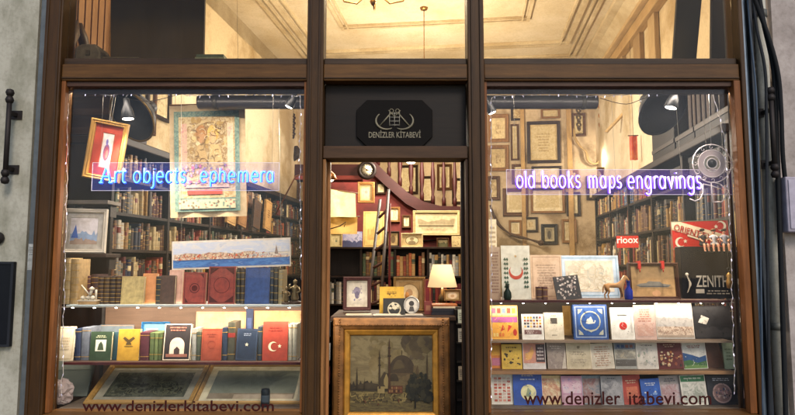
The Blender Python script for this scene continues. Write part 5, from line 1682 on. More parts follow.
# ---- left window, upper glass shelf
z = zA + .0008
spine_book(62.5, 258, 70, .17, z, '#b49a6c', 'cream half leather spine with dark bands, first on the left glass shelf')
spine_book(70.3, 259, 78, .17, z, '#9c8258', 'cream half leather spine with dark bands, second on the left glass shelf', (.1, .26, .42, .58, .74, .9))
for k, (u0, u1, v0, hx) in enumerate([(81, 90, 276, '#4a2420'), (90.2, 97, 274.5, '#3a2420')]):
    spine_book(u0, v0, u1, .30, z, hx, ['maroon spine behind the pale figurine on the left glass shelf', 'brown spine right behind the pale figurine on the left glass shelf'][k])
for k, (u0, u1, hx) in enumerate([(97.5, 103, '#3c2a20'), (103.3, 109, '#46321f'), (109.3, 115, '#35261e'), (115.3, 120.3, '#402c1e')]):
    spine_book(u0, 276.5, u1, .18, z, hx, f'dark brown leather spine with gilt bands, {["first", "second", "third", "last"][k]} of a set of four, glass shelf', (.08, .22, .36, .5, .64, .78, .92))
book(121, 276.5, 143.5, .17, z, '#b8a067', 'mottled tan book face out on the left glass shelf', [('frame', .04, .012, '#a38a54')], .03, 4, lea=True)
book(142, 273.5, 156.5, .215, z, '#c98a58', 'peach orange book behind the mottled tan book', [('frame', .1, .02, '#b87440')], .03, 4)
spine_book(155.5, 276.5, 161, .18, z, '#3b3a34', 'grey black spine beside the dark leather cover, glass shelf')
book(160, 275.5, 174.5, .17, z, '#503a2b', 'dark brown leather cover with worn edges on the left glass shelf', [('frame', .07, .025, '#5d4630')], .03, 4, lea=True)
book(168.5, 270, 182, .24, z, '#c8a08c', 'tall pinkish book standing behind two leather covers', [('frame', .1, .02, '#b58872')], .025, 4)
book(183, 272.5, 205.5, .17, z, '#8c3626', 'red brown leather book with a medallion on the left glass shelf', [('frame', .05, .02, '#4e1c16'), ('ring', .5, .5, .22, .03, '#4a1a15'), ('e', .5, .5, .13, '#561e18'), ('p', [(.1, .05), (.25, .05), (.1, .2)], '#4e1c16'), ('p', [(.9, .95), (.75, .95), (.9, .8)], '#4e1c16')], .03, 4, lea=True)
book(208, 266.5, 235, .175, z, '#83301f', 'tall dark red leather book, tallest on the left glass shelf', [('frame', .05, .015, '#461813'), ('ring', .5, .5, .3, .02, '#4a1a15'), ('p', [(.06, .04), (.4, .04), (.06, .22)], '#4a1914'), ('p', [(.94, .96), (.6, .96), (.94, .78)], '#4a1914'), ('p', [(.94, .04), (.6, .04), (.94, .22)], '#4a1914'), ('p', [(.06, .96), (.4, .96), (.06, .78)], '#4a1914')], .04, 4, lea=True)
for k, (u0, u1, hx) in enumerate([(236, 240, '#2c2a26'), (240.2, 244.5, '#3a3128')]):
    spine_book(u0, 269, u1, .19, z, hx, ['black spine between the red and the blue book, glass shelf', 'dark olive spine touching the blue book, glass shelf'][k])
book(245, 267.5, 269.5, .17, z, '#2a4272', 'dark blue cloth book on the left glass shelf', [('frame', .04, .01, '#1c2b4c')], .035, 4, lea=True)
for k, (u0, u1, v0, hx) in enumerate([(270, 273.5, 267, '#1f2a36'), (273.7, 278, 268.5, '#2c2a22'), (278.2, 283, 270, '#8a7c5a')]):
    spine_book(u0, v0, u1, .18, z, hx, ['navy spine next to the dark blue cloth book', 'black green spine between navy and olive cream spines, glass shelf', 'olive cream spine beside the bronze figurines'][k])
def statuette(label, u, Y, zb, h, hx, cat='figurine', base='#3a2a1c'):
    r = thing('figurine', label, cat, Vector((P(u, 262, Y).x, Y, zb)))
    m_ = metal(hx, .4, .6)
    mb = MB(); mb.lathe([(h * .28, 0), (h * .28, h * .08), (h * .2, h * .12)], wood(base), n=16); mb.build('base', r)
    mb = MB()
    mb.lathe([(h * .12, h * .12), (h * .16, h * .25), (h * .11, h * .48), (h * .15, h * .62), (h * .13, h * .7), (h * .05, h * .76), (h * .05, h * .79), (h * .085, h * .86), (h * .08, h * .94), (.001, h)], m_, n=14)
    mb.tube([(h * .13, 0, h * .68), (h * .22, -h * .05, h * .52), (h * .1, -h * .14, h * .45)], h * .04, m_, 7)
    mb.tube([(-h * .13, 0, h * .68), (-h * .24, -h * .04, h * .6), (-h * .2, -h * .1, h * .8)], h * .04, m_, 7)
    mb.build('body', r)
    return r
statuette('small bronze figurine with one raised arm at the right end of the left glass shelf', 287, .16, z, .12, '#6d5a3a')
statuette('taller bronze figurine at the right end beside the mullion, left glass shelf', 295.5, .19, z, .17, '#7a6a48')
# pale trinket: a small brass and ivory sextant like figure on a stand
r = thing('figurine', 'small pale figurine with a slanted stick on a cream stand, left glass shelf', 'figurine', Vector((P(90, 262, .14).x, .14, z)))
cr = paper('#cfc3ac', .15)
mb = MB(); mb.box((-.06, -.015, 0), (.06, .05, .022), paper('#a8875c', .2)); mb.box((-.065, -.02, .0225), (.065, .055, .03), cr); mb.build('base', r)
mb = MB()
for x in (-.035, .0, .03): mb.lathe([(.001, .03), (.016, .036), (.018, .05), (.001, .062)], cr, (x, 0, 0), n=10)
mb.tube([(-.05, 0, .13), (.01, -.005, .065)], .005, cr, 6); mb.tube([(.052, 0, .03), (.052, 0, .1)], .007, cr, 7)
mb.lathe([(.001, 0), (.016, .008), (.018, .02), (.001, .032)], cr, (.022, 0, .09), n=12); mb.tube([(.022, 0, .1), (.01, 0, .06)], .01, cr, 7)
mb.build('body', r)

# ---- left window, lower shelf
z = zB + .0008
card(56, 327, 75, .16, z, '#c4b79c', 'cream card in a shiny sleeve at the left end of the lower shelf', [('frame', .08, .03, '#a99874'), ('lines', .25, .3, .75, .7, 5, '#b0a184')], .004, 8)
spine_book(75.5, 329, 82, .18, z, '#202a40', 'navy spine at the left of the lower shelf', (.1, .9))
spine_book(82.3, 328, 90.5, .18, z, '#5b6068', 'wide grey spine between the navy spine and the green book', (.1, .9))
book(91, 332, 112, .17, z, '#2b3c28', 'dark green book with a white picture label on the lower shelf', [('r', .25, .32, .75, .72, '#c9c8b4'), ('p', [(.35, .36), (.65, .36), (.6, .55), (.5, .66), (.4, .56)], '#39452f'), ('lines', .25, .78, .75, .88, 2, '#b0b490')], .03, 5)
book(110.5, 332.5, 119, .21, z, '#27434a', 'dark teal book half behind the yellow book', [], .03, 5)
book(118.5, 329.5, 140, .17, z, '#ab842c', 'golden yellow book with a dark spread eagle on the lower shelf', [('p', [(.5, .66), (.3, .76), (.22, .7), (.42, .58), (.36, .5), (.64, .5), (.58, .58), (.78, .7), (.7, .76)], '#4a3a1a'), ('r', .3, .44, .7, .47, '#6a5220'), ('frame', .04, .01, '#a07a20')], .03, 5)
spine_book(140.5, 332.5, 150, .18, z, '#4a2026', 'maroon spine right of the golden yellow book', (.12, .88))
for k, (u0, u1, hx) in enumerate([(150.5, 155, '#4d5a34'), (155.2, 159, '#5d6a3e'), (159.2, 163, '#48542f')]):
    spine_book(u0, 333, u1, .18, z, hx, f'olive green spine, {["left", "middle", "right"][k]} one of three matching volumes on the lower shelf', (.2, .8))
picture(139, 322, 167, 350, 'blue framed picture leaning behind the green volumes', ('Y', .40), plain('#2f6a94', .4), .014, .02, None, 0, [('hills', 0, 0, 1, .4, .3, '#8a9aa0'), ('r', .1, .6, .6, .8, '#c8c8b8')], '#5a8aa8', (-8, 0, 0))
book(163.5, 324, 191.5, .16, z, '#2a2422', 'black book with a cream arch on its cover, lower shelf', [('frame', .02, .03, '#cbb9a0'), ('r', .12, .1, .88, .18, '#8a5a4a'), ('p', [(.24, .18), (.24, .42)] + ell(.5, .42, .26, .2, 12, 180, 0)[1:-1] + [(.76, .42), (.76, .18)], '#d3b9a2'), ('p', [(.4, .18), (.4, .3), (.5, .38), (.6, .3), (.6, .18)], '#3a2c28'), ('t', 'ISTANBUL', .2, .80, .8, .88, '#a8604c') if False else ('lines', .2, .78, .8, .92, 2, '#a8604c')], .025, 8)
for k, (u0, u1, v0, hx) in enumerate([(192, 197, 329, '#8b8a80'), (197.2, 201.5, 332, '#3f4536')]):
    spine_book(u0, v0, u1, .18, z, hx, ['grey spine right of the black book with the arch', 'dark moss spine left of the orange red book'][k], (.15, .85))
book(202, 329, 222, .17, z, '#863c26', 'orange red cloth book with faint ornament on the lower shelf', [('frame', .06, .015, '#7c2f1a'), ('ring', .5, .5, .2, .03, '#7f311c'), ('lines', .25, .72, .75, .86, 2, '#6f2a18')], .03, 5)
for k, (u0, u1, v0, hx) in enumerate([(222.5, 228, 328, '#1f2b3c'), (228.2, 235.5, 322.5, '#39382a')]):
    spine_book(u0, v0, u1, .18, z, hx, ['navy spine right of the orange red cloth book', 'tall olive black spine with label before the blue star book'][k], (.15, .85), (.6, .72) if k else None)
book(236, 329, 257, .165, z, '#1f2a3a', 'dark navy book with a small star emblem on the lower shelf', [('frame', .05, .01, '#4a5668'), ('star', .5, .5, .1, '#b9b39a'), ('lines', .25, .76, .75, .86, 2, '#7a8290')], .03, 6, roll=2)
spine_book(258, 327, 262.5, .18, z, '#2a343c', 'slate spine left of the red crescent book', (.15, .85))
book(263, 322, 288, .165, z, '#8f3524', 'red book with white crescent and star on the lower shelf', [('cres', .42, .36, .19, 0, '#dccaa4'), ('star', .68, .37, .085, '#dccaa4'), ('lines', .2, .74, .8, .88, 2, '#7c2414')], .03, 5)
for k, (u0, u1, hx) in enumerate([(288.5, 292.5, '#9a9684'), (292.7, 297.5, '#868474')]):
    spine_book(u0, 324.5, u1, .18, z, hx, ['pale grey spine touching the red crescent book', 'grey spine at the right end of the lower shelf'][k], (.1, .9))
for k, (u0, u1, v0, hx, lab) in enumerate([(196, 246, 312, '#c99a6a', 'peach cardboard sheet behind the lower shelf books, left one'), (254, 301, 311, '#bf8f60', 'peach cardboard sheet behind the lower shelf books, right one'), (100, 134, 325, '#5a6468', 'grey blue card behind the yellow book')]):
    card(u0, v0, u1, .44, z, hx, lab, [('frame', .02, .01, '#b08458')], .004, 3)
card(246, 309, 253, .43, z, '#232e48', 'narrow navy folder between the two peach sheets', [('r', .2, .5, .8, .8, '#39466a')], .01, 2)

# ---- left window, deck
zf = zD + .0012
def lying(label, ub, vb, wpx, Yb, rise, run, fm, fw, mount, mw, layers, base):
    loc = P(ub, vb, Yb); loc.z = zf + .012
    s = (Yb + 4) / F
    th = math.atan2(run, rise)
    r = thing('framed_picture', label, 'framed picture', loc, (-th, 0, 0))
    picture_local(r, wpx * s, math.hypot(rise, run), fm, fw, .03, mount, mw, layers, base, 0)
    return r
lying('gold framed dark etching lying at the left of the window floor', 137, 409, 106, .17, .20, .40, wood('#b08a4c', 'x', .3), .035, paper('#948f7c', .1), .05,
      [('r', 0, 0, 1, 1, printed(('#3e4238', '#555848', '#33362e', '#74745f'), 20, 11)), ('spots', .1, .2, .9, .5, 60, .03, ['#2b2e26', '#383b30', '#25271f', '#4a4c3c']), ('strokes', .05, .1, .95, .6, 60, .008, ['#23251f', '#66674f'])], '#3a3c33')
lying('gold framed grey green print with a pale mount lying by the mullion', 247, 408, 106, .17, .20, .40, wood('#c0985a', 'x', .3), .02, paper('#d0c6a4', .1), .045,
      [('r', 0, 0, 1, 1, printed(('#676c5c', '#7c8070', '#5c6254'), 6, 12)), ('r', .0, .0, 1, .2, '#8a7d68'), ('r', .3, 0, .98, .16, '#b0a088')], '#4a5046')
r = thing('archive_box', 'grey portfolio box at the left end of the window floor', 'box', Vector((P(77, 262, .40).x, .36, zf)), (radians(-25), 0, radians(4)))
mb = MB(); mb.box((-.13, 0, .01), (.13, .03, .27), plain('#5e655f', .6)); mb.build('box', r, .003)
mb = MB(); mb.box((-.134, -.004, .2), (.134, -.0005, .27), plain('#6c736c', .6)); mb.build('flap', r)
r = thing('plastic_bag', 'crumpled clear plastic bag with fairy lights at the left window corner', 'bag', Vector((P(68, 262, .17).x, .17, zf)))
vs, fs = [], []
n1, n2 = 18, 11
for j in range(n2):
    for i in range(n1):
        t = 2 * pi * i / n1; ph = pi * j / (n2 - 1)
        q = .62 + .5 * rng.random()
        vs.append((.085 * sin(ph) * cos(t) * q, .06 * sin(ph) * sin(t) * q, .085 - .085 * cos(ph) * (q if j not in (0,) else 1)))
vs = [(a_, b_, max(0, c_)) for a_, b_, c_ in vs]
for j in range(n2 - 1):
    for i in range(n1): fs.append((j * n1 + i, j * n1 + (i + 1) % n1, (j + 1) * n1 + (i + 1) % n1, (j + 1) * n1 + i))
mb = MB(); mb.raw(vs, fs, acrylic('#d8c4bc', .55)); mb.build('film', r)
mb = MB(); mb.tube([(.05 * cos(t * 1.9), .035 * sin(t * 2.3), .05 + .03 * sin(t * 1.1)) for t in [k * .3 for k in range(40)]], .003, plain('#c8bcb4', .4), 5); mb.build('wire_coil', r)
r = thing('spray_bottle', 'small black dispenser on the right of the left window floor', 'dispenser', Vector((P(268.5, 262, .13).x, .115, zf + .0)))
mb = MB(); mb.lathe([(.028, 0), (.030, .006), (.030, .10), (.026, .115), (.001, .118)], plain('#1b2227', .3), n=18); mb.build('body', r)
mb = MB(); mb.lathe([(.0303, .03), (.0305, .035), (.0305, .07), (.0303, .075)], plain('#3d4850', .4), n=18); mb.build('band', r)

# ---- left window, hanging pieces
def hang_cords(r, w_, h_, top_z):
    mb = MB()
    for x in (-w_ * .42, w_ * .42): mb.tube([(x, .004, h_ - .004), (x, .004, top_z)], .0014, plain('#b0a898', .5), 5)
    mb.build('cord', r)
pr = picture(82, 121, 118, 180, 'small gilt frame with a red mount and round print hanging at the left window', ('Y', .30), wood('#a37c3c', 'z'), .034, .03, paper('#a8402c', .12), .055,
             [('frame', .05, .03, '#c8b088'), ('e', .5, .45, .26, '#8a5a8a', .24), ('e', .5, .42, .2, '#b06070', .2), ('e', .56, .4, .1, '#c88a80', .12), ('e', .45, .74, .1, '#7a70b0', .09)], '#d6d0cc', (8, 10, 6))
hang_cords(pr, .02, .41, ZH - P(100, 180, .30).z)
loc0, loc1 = P(170.5, 217, .58), P(249, 106, .58)
W_, H_ = loc1.x - loc0.x, loc1.z - loc0.z
r = thing('hanging_scroll', 'large faded paper poster of two figures in a teal border, left window', 'poster', Vector(((loc0.x + loc1.x) / 2, .58, loc0.z)), (radians(3), radians(-1.5), 0))
mb = MB(); n_ = 16
vs = [(-W_ / 2 + W_ * i / n_, .010 * sin(i * .9), zz_) for zz_ in (0, H_) for i in range(n_ + 1)]
vs += [(a_, b_ + .003, c_) for a_, b_, c_ in vs]
m_ = n_ + 1
fs = [(i, i + 1, m_ + i + 1, m_ + i) for i in range(n_)] + [(2 * m_ + m_ + i, 2 * m_ + m_ + i + 1, 2 * m_ + i + 1, 2 * m_ + i) for i in range(n_)]
mb.raw(vs, fs, paper('#c2ab84', .1), True); mb.build('paper', r)
teal, pk = printed(('#56776c', '#7f9480', '#4c6a62', '#a8a684'), 34, 3), printed(('#b87478', '#c4a888', '#a86470'), 34, 6)
yel = printed(('#a88c5c', '#c4b288', '#98794a', '#b8a478'), 40, 8)
mb = MB()
design(mb, W_, H_, [('r', .07, .05, .93, .94, teal), ('r', .13, .17, .87, .89, yel), ('r', .16, .40, .24, .83, pk), ('r', .77, .38, .85, .83, printed(('#c98a80', '#d6c4a0', '#c0a07c'), 21, 9)),
    ('spots', .28, .58, .76, .86, 40, .03, ['#b89a5c', '#c8b078', '#a88850', '#d4c496']), ('strokes', .25, .3, .77, .87, 90, .009, ['#a08258', '#b0946a', '#94764c', '#c4ae80']),
    ('p', [(.2, .3), (.8, .3), (.75, .4), (.25, .4)], pk), ('e', .43, .74, .075, printed(('#8a5c30', '#a87840', '#6e4826'), 30, 1), .075), ('e', .585, .74, .075, printed(('#b88c40', '#d0ae5c', '#a07634'), 30, 2), .075), ('e', .435, .70, .045, '#b58a5c', .05), ('e', .58, .70, .045, '#c8a474', .05),
    ('p', [(.28, .32), (.34, .55), (.39, .64), (.47, .64), (.51, .52), (.48, .32)], printed(('#a88a58', '#b99c68', '#8f7248'), 34, 2)), ('p', [(.51, .32), (.53, .52), (.55, .64), (.66, .64), (.70, .55), (.74, .32)], printed(('#c7b07a', '#b59a64', '#d6c493'), 34, 4)),
    ('p', [(.3, .78), (.5, .84), (.7, .78), (.68, .8), (.5, .865), (.32, .8)], '#b9a274'), ('r', .24, .20, .70, .24, '#b0483c'), ('p', [(.2, .26), (.8, .26), (.78, .29), (.22, .29)], '#c7a48c'),
    ('r', .13, .075, .87, .155, printed(('#8fa08c', '#c4b690', '#a89a7c'), 26, 5)), ('spots', .14, .08, .86, .15, 50, .014, ['#6f6450', '#c4b690', '#a0705c', '#7d907c']), ('strokes', .30, .32, .72, .84, 60, .008, ['#7c6040', '#8f7148', '#a0845a', '#d0be94']), ('spots', .18, .28, .82, .46, 90, .018, ['#a86078', '#c8a0a0', '#a8906a', '#b8848c', '#8a7890'])], -.016)
mb.build('printing', r)
hang_cords(r, W_, H_, RH - loc0.z)
mb = MB(); mb.tube([(-W_ / 2, .002, H_ + .004), (W_ / 2, .002, H_ + .004)], .006, wood('#7a5a38', 'x'), 8); mb.build('rod', r)
loc0, loc1 = P(172, 268, .34), P(291.5, 239.5, .34)
W_, H_ = loc1.x - loc0.x, loc1.z - loc0.z
r = thing('panorama_print', 'long hanging panorama print of a city and blue sea, left window', 'print', Vector(((loc0.x + loc1.x) / 2, .34, loc0.z)), (0, radians(-2), 0))
mb = MB(); mb.box((-W_ / 2, 0, 0), (W_ / 2, .003, H_), paper('#cbbfae', .08)); mb.build('sheet', r)
mb = MB(); design(mb, W_, H_, [('r', .01, .52, .99, .93, printed(('#8f9fb8', '#c3bdb4', '#a8b0c0', '#d0c6b4'), 7, 3, False, (1, 1, 3))), ('r', .01, .06, .99, .34, printed(('#2f5a94', '#4a78ac', '#28508a', '#7c9cc0'), 9, 4, False, (1, 1, 4))),
    ('hills', .02, .32, .70, .5, .08, printed(('#a5826c', '#c4ae94', '#8a6a58', '#b07058'), 40, 2)), ('hills', .1, .32, .62, .42, .10, printed(('#b9684c', '#c8b090', '#8a5a48', '#d0c0a8'), 50, 5)), ('hills', .65, .32, .98, .40, .12, printed(('#8f8f98', '#b8b0a8', '#6f7480'), 40, 7)), ('r', .02, .33, .98, .39, printed(('#c8bca4', '#a0705a', '#d8ccb8', '#7a7470'), 60, 9)), ('p', [(.865, .45), (.895, .45), (.88, .78)], '#7c6a60'),
    ('spots', .03, .36, .97, .52, 160, .004, ['#c8502c', '#d8c8a0', '#6a5a50', '#a84a3a', '#e0d4c0']),
    ('spots', .05, .34, .7, .5, 50, .006, ['#c8502c', '#d8c8a0', '#7a6a60', '#a84a3a'])])
mb.build('printing', r)
hang_cords(r, W_, H_, ZH - loc0.z)

# ---- right window, top shelf
z = zR0 + .0008
for k, (u0, v0, u1, Y, hx, lab) in enumerate([(489, 219, 497.5, .30, '#d8c8a4', 'narrow cream broadsheet at the left edge of the right window'), (489.5, 247, 500.5, .22, '#b59a80', 'brown printed leaf before the narrow cream broadsheet')]):
    card(u0, v0, u1, Y, z, hx, lab, [('lines', .12, .1, .88, .92, 14, '#8a6a58' if k else '#a8906c')], .003, 3)
card(502, 245.5, 531, .20, z, '#d3cdb8', 'white card with red crescent between green laurel sprigs, right window',
     [('cres', .5, .5, .25, 90, '#b8422c'), ('star', .5, .80, .06, '#c09a60')] +
     [('p', [(.5 + s * .36 + dx, .2 + j * .085), (.5 + s * .36 + dx + s * .07, .225 + j * .085), (.5 + s * .36 + dx + s * .02, .265 + j * .085), (.5 + s * .36 + dx - s * .02, .23 + j * .085)], '#38503c') for s in (-1, 1) for j in range(7) for dx in (0, -s * .08)], .006, 6)
card(531.5, 255, 563, .34, z, '#c5a98c', 'beige printed certificate board behind the floral booklet', [('frame', .05, .02, '#a98a6c'), ('lines', .18, .2, .82, .8, 10, '#ab8f74'), ('strokes', .2, .22, .8, .6, 60, .008, ['#a0826a', '#b4967a', '#8c6c54'])], .006, 7)
card(560.5, 255.5, 620.5, .38, z, '#b3c4cf', 'large pale blue board with a framed map, right window', [('frame', .03, .02, '#8fa8ba'), ('r', .1, .14, .9, .88, '#d0c4ae'), ('r', .14, .18, .86, .84, printed(('#cdb998', '#d8cbb0', '#b9ae96', '#c9c0a8'), 9, 5)), ('strokes', .15, .19, .85, .83, 80, .004, ['#b8a680', '#ac9a74', '#c0b08a', '#9aa498'])], .008, 8)
booklet(557, 276, 582, .17, z, '#26221f', 'black booklet with pale flowers tilted on the top shelf', [('spots', .08, .06, .92, .94, 60, .045, ['#b9aca0', '#8a7a70', '#c9bcae', '#5a4a44'])], lean=14, roll=-6)
spine_book(537, 287, 542.5, .16, z, '#4a2820', 'little brown book beside the beige certificate board', (.2, .8), None, .05)
spine_book(542.7, 287, 548, .16, z, '#5a342a', 'second little brown book beside the certificate board', (.25, .75), None, .05)
r = thing('vase', 'small dark green trinket bottle before the laurel card', 'bottle', Vector((P(507, 262, .14).x, .14, z)))
mb = MB(); mb.lathe([(.022, 0), (.028, .02), (.026, .05), (.012, .075), (.012, .09), (.016, .095)], plain('#1f2a22', .15), n=16); mb.build('body', r)
mb = MB(); mb.lathe([(.01, .0955), (.015, .105), (.001, .12)], plain('#2c3a2e', .2), n=12); mb.build('stopper', r)
# horse: one continuous body from skinned joints
def skin_body(name, joints, edges, radii, mat, parent, root=0, sub=2):
    me = bpy.data.meshes.new(name)
    me.from_pydata(joints, edges, [])
    o = bpy.data.objects.new(name, me)
    col.objects.link(o)
    o.parent = parent
    sk = o.modifiers.new('skin', 'SKIN')
    sk.use_smooth_shade = True
    if not me.skin_vertices: 
        me.attributes  # skin layer comes with the modifier
    lay = me.skin_vertices[0].data
    for i, r_ in enumerate(radii): lay[i].radius = (r_, r_) if not isinstance(r_, tuple) else r_
    lay[root].use_root = True
    ss = o.modifiers.new('subdivision', 'SUBSURF'); ss.levels = sub; ss.render_levels = sub
    # freeze to a plain mesh
    dg = bpy.context.evaluated_depsgraph_get()
    m2 = bpy.data.meshes.new_from_object(o.evaluated_get(dg))
    o.modifiers.clear(); o.data = m2
    m2.materials.clear(); m2.materials.append(mat)
    for p_ in m2.polygons: p_.use_smooth = True
    return o
def new_skin_mesh_ok():
    return True
hs = .155 / 1.0
hx0 = P(614, 262, .17).x
horse = thing('horse_figurine', 'small light brown standing horse figurine on the top shelf', 'figurine', Vector((hx0, .17, z)))
J = [(-.40, 0, .70), (-.15, 0, .66), (.12, 0, .67), (.30, 0, .70), (.42, 0, .90), (.49, 0, 1.07), (.58, 0, 1.02), (.69, 0, .88),
     (-.40, .08, .54), (-.36, .08, .38), (-.47, .08, .24), (-.44, .08, .02),
     (-.38, -.08, .54), (-.29, -.08, .38), (-.37, -.08, .24), (-.31, -.08, .02),
     (.29, .07, .48), (.31, .07, .26), (.30, .07, .02),
     (.30, -.07, .48), (.37, -.07, .27), (.35, -.07, .02),
     (-.50, 0, .70), (-.56, 0, .52), (-.57, 0, .30), (.485, .035, 1.15), (.485, -.035, 1.15)]
Ed = [(0, 1), (1, 2), (2, 3), (3, 4), (4, 5), (5, 6), (6, 7), (0, 8), (8, 9), (9, 10), (10, 11), (0, 12), (12, 13), (13, 14), (14, 15), (3, 16), (16, 17), (17, 18), (3, 19), (19, 20), (20, 21), (0, 22), (22, 23), (23, 24), (5, 25), (5, 26)]
Rd = [.135, .12, .125, .135, .105, .07, .06, .04, .085, .055, .035, .03, .085, .055, .035, .03, .06, .035, .03, .06, .035, .03, .035, .04, .02, .018, .018]
sc_ = .145
skin_body('body', [(a_ * sc_, b_ * sc_, c_ * sc_) for a_, b_, c_ in J], Ed, [q_ * sc_ for q_ in Rd], plain('#a87c4e', .4), horse, 1)
mb = MB(); mb.tube([(.24 * sc_, 0, .82 * sc_), (.34 * sc_, 0, .98 * sc_), (.45 * sc_, 0, 1.14 * sc_)], [.02 * sc_, .035 * sc_, .02 * sc_], plain('#d8c8a8', .6), 7); mb.build('mane', horse)
r = thing('blue_bottle', 'small cobalt blue bottle right of the horse figurine', 'bottle', Vector((P(627.5, 262, .19).x, .19, z)))
mb = MB(); mb.lathe([(.025, 0), (.028, .008), (.028, .06), (.012, .085), (.011, .11), (.015, .114)], plain('#1a2a86', .12), n=18); mb.build('flask', r)
mb = MB(); mb.lathe([(.012, .1145), (.014, .13), (.001, .135)], plain('#16236c', .15), n=12); mb.build('stopper', r)
sp = picture(630.5, 262.5, 681, 299.6, 'brown framed tan print of a ship with a red ribbon, right window', ('Y', .24), wood('#4a2e20', 'x'), .022, .025, None, 0,
        [('r', .02, .03, .98, .97, paper('#b58f5c')), ('p', [(.1, .36), (.2, .30), (.84, .30), (.9, .38), (.7, .42), (.66, .48), (.4, .5), (.34, .44), (.2, .42)], '#7c7668'), ('p', [(.14, .35), (.86, .345), (.8, .31), (.22, .31)], '#55524c'), ('r', .1, .27, .92, .295, '#a58455'), ('e', .56, .1, .1, '#c8996a', .1)], '#b58f5c', (-6, 0, 0))
mb = MB()
for x in (-.11, .055): mb.box((x, -.014, .215), (x + .02, .026, .27), plain('#b02a20', .5)); mb.tube([(x + .01, -.01, .22), (x + .01, -.012, .19)], .004, plain('#b02a20', .5), 5)
mb.build('ribbon', sp)
# black advertising board with lettering
zlo = P(708, 262, .30)
loc, w_, h_ = spot(681.5, 246.5, 734, .30, z)
bd = thing('advertising_board', 'black advertising board lettered ZENITH under the seated dolls', 'sign', loc)
blk = plain('#0f0f12', .4)
mb = MB(); mb.box((-w_ / 2, 0, 0), (w_ / 2, .09, h_), blk); mb.build('board', bd, .004)
cm_ = paper('#d0c4ac', .06)
mb = MB(); put_text(mb, 'ZENITH', -w_ * .23, h_ * .22, w_ * .38, h_ * .44, -.0012, cm_); mb.build('lettering', bd)
mb = MB(); mb.poly([(-w_ * .24, -.0010, h_ * .1), (-w_ * .08, -.0010, h_ * .1), (-w_ * .08, -.0010, h_ * .18), (-w_ * .24, -.0010, h_ * .18)], cm_)
design(mb, w_, h_, [('lines', .46, .07, .9, .17, 2, '#a89c88')], -.0008); mb.build('small_print', bd)
mb = MB()
for k in range(4):
    mb.tube([(-w_ * .42 + .022 * cos(t) + .004 * k, -.002, h_ * .28 + (.062 - .012 * k) * sin(t)) for t in [radians(q) for q in range(-80, 90, 15)]], .0026, cm_, 5)
mb.lathe([(.012, 0), (.012, .002), (.001, .003)], cm_, (-w_ * .40, -.001, h_ * .46), (0, -1, 0), 12)
mb.build('emblem', bd)
# enamel flag sign behind the dolls
loc0, loc1 = P(672.5, 248.5, .42), P(729, 220.5, .42)
W_, H_ = loc1.x - loc0.x, loc1.z - loc0.z
fs_ = thing('flag_sign', 'red sign with white crescents and slanted ORIENT-EXPRESS band behind the dolls', 'sign', Vector(((loc0.x + loc1.x) / 2, .42, loc0.z)), (0, radians(-2), 0))
mb = MB(); mb.box((-W_ / 2, 0, 0), (W_ / 2, .006, H_), plain('#b3241a', .35)); mb.build('plate', fs_)
mb = MB(); design(mb, W_, H_, [('p', [(.01, .70), (.01, .97), (.17, .97), (.99, .42), (.99, .16), (.9, .14)], '#d8c6a0'), ('frame', .0, .012, '#6a7058'), ('cres', .14, .25, .085, 0, '#dccfb0'), ('star', .23, .28, .04, '#dccfb0'), ('cres', .87, .78, .085, 180, '#dccfb0'), ('star', .78, .76, .04, '#dccfb0'), ('p', [(.27, .46), (.28, .52), (.55, .3), (.53, .26)], '#d8c6a0')]); mb.build('flag_print', fs_)
mb = MB(); ang = -math.atan2(.55 * H_, .82 * W_)
put_text(mb, 'ORIENT-EXPRESS', 0, -.024, W_ * 1.0, .024, 0, plain('#9a1c12', .5))
o = mb.build('lettering', fs_); o.location = (-W_ / 2 + .022, -.005, H_ * .80); o.rotation_euler = (0, -ang, 0)
mb = MB()
for x in (-.1, .1): mb.tube([(x, .008, H_ - .004), (x, .008, ZH - loc0.z)], .0014, plain('#8a8478', .5), 5)
mb.build('cord', fs_)
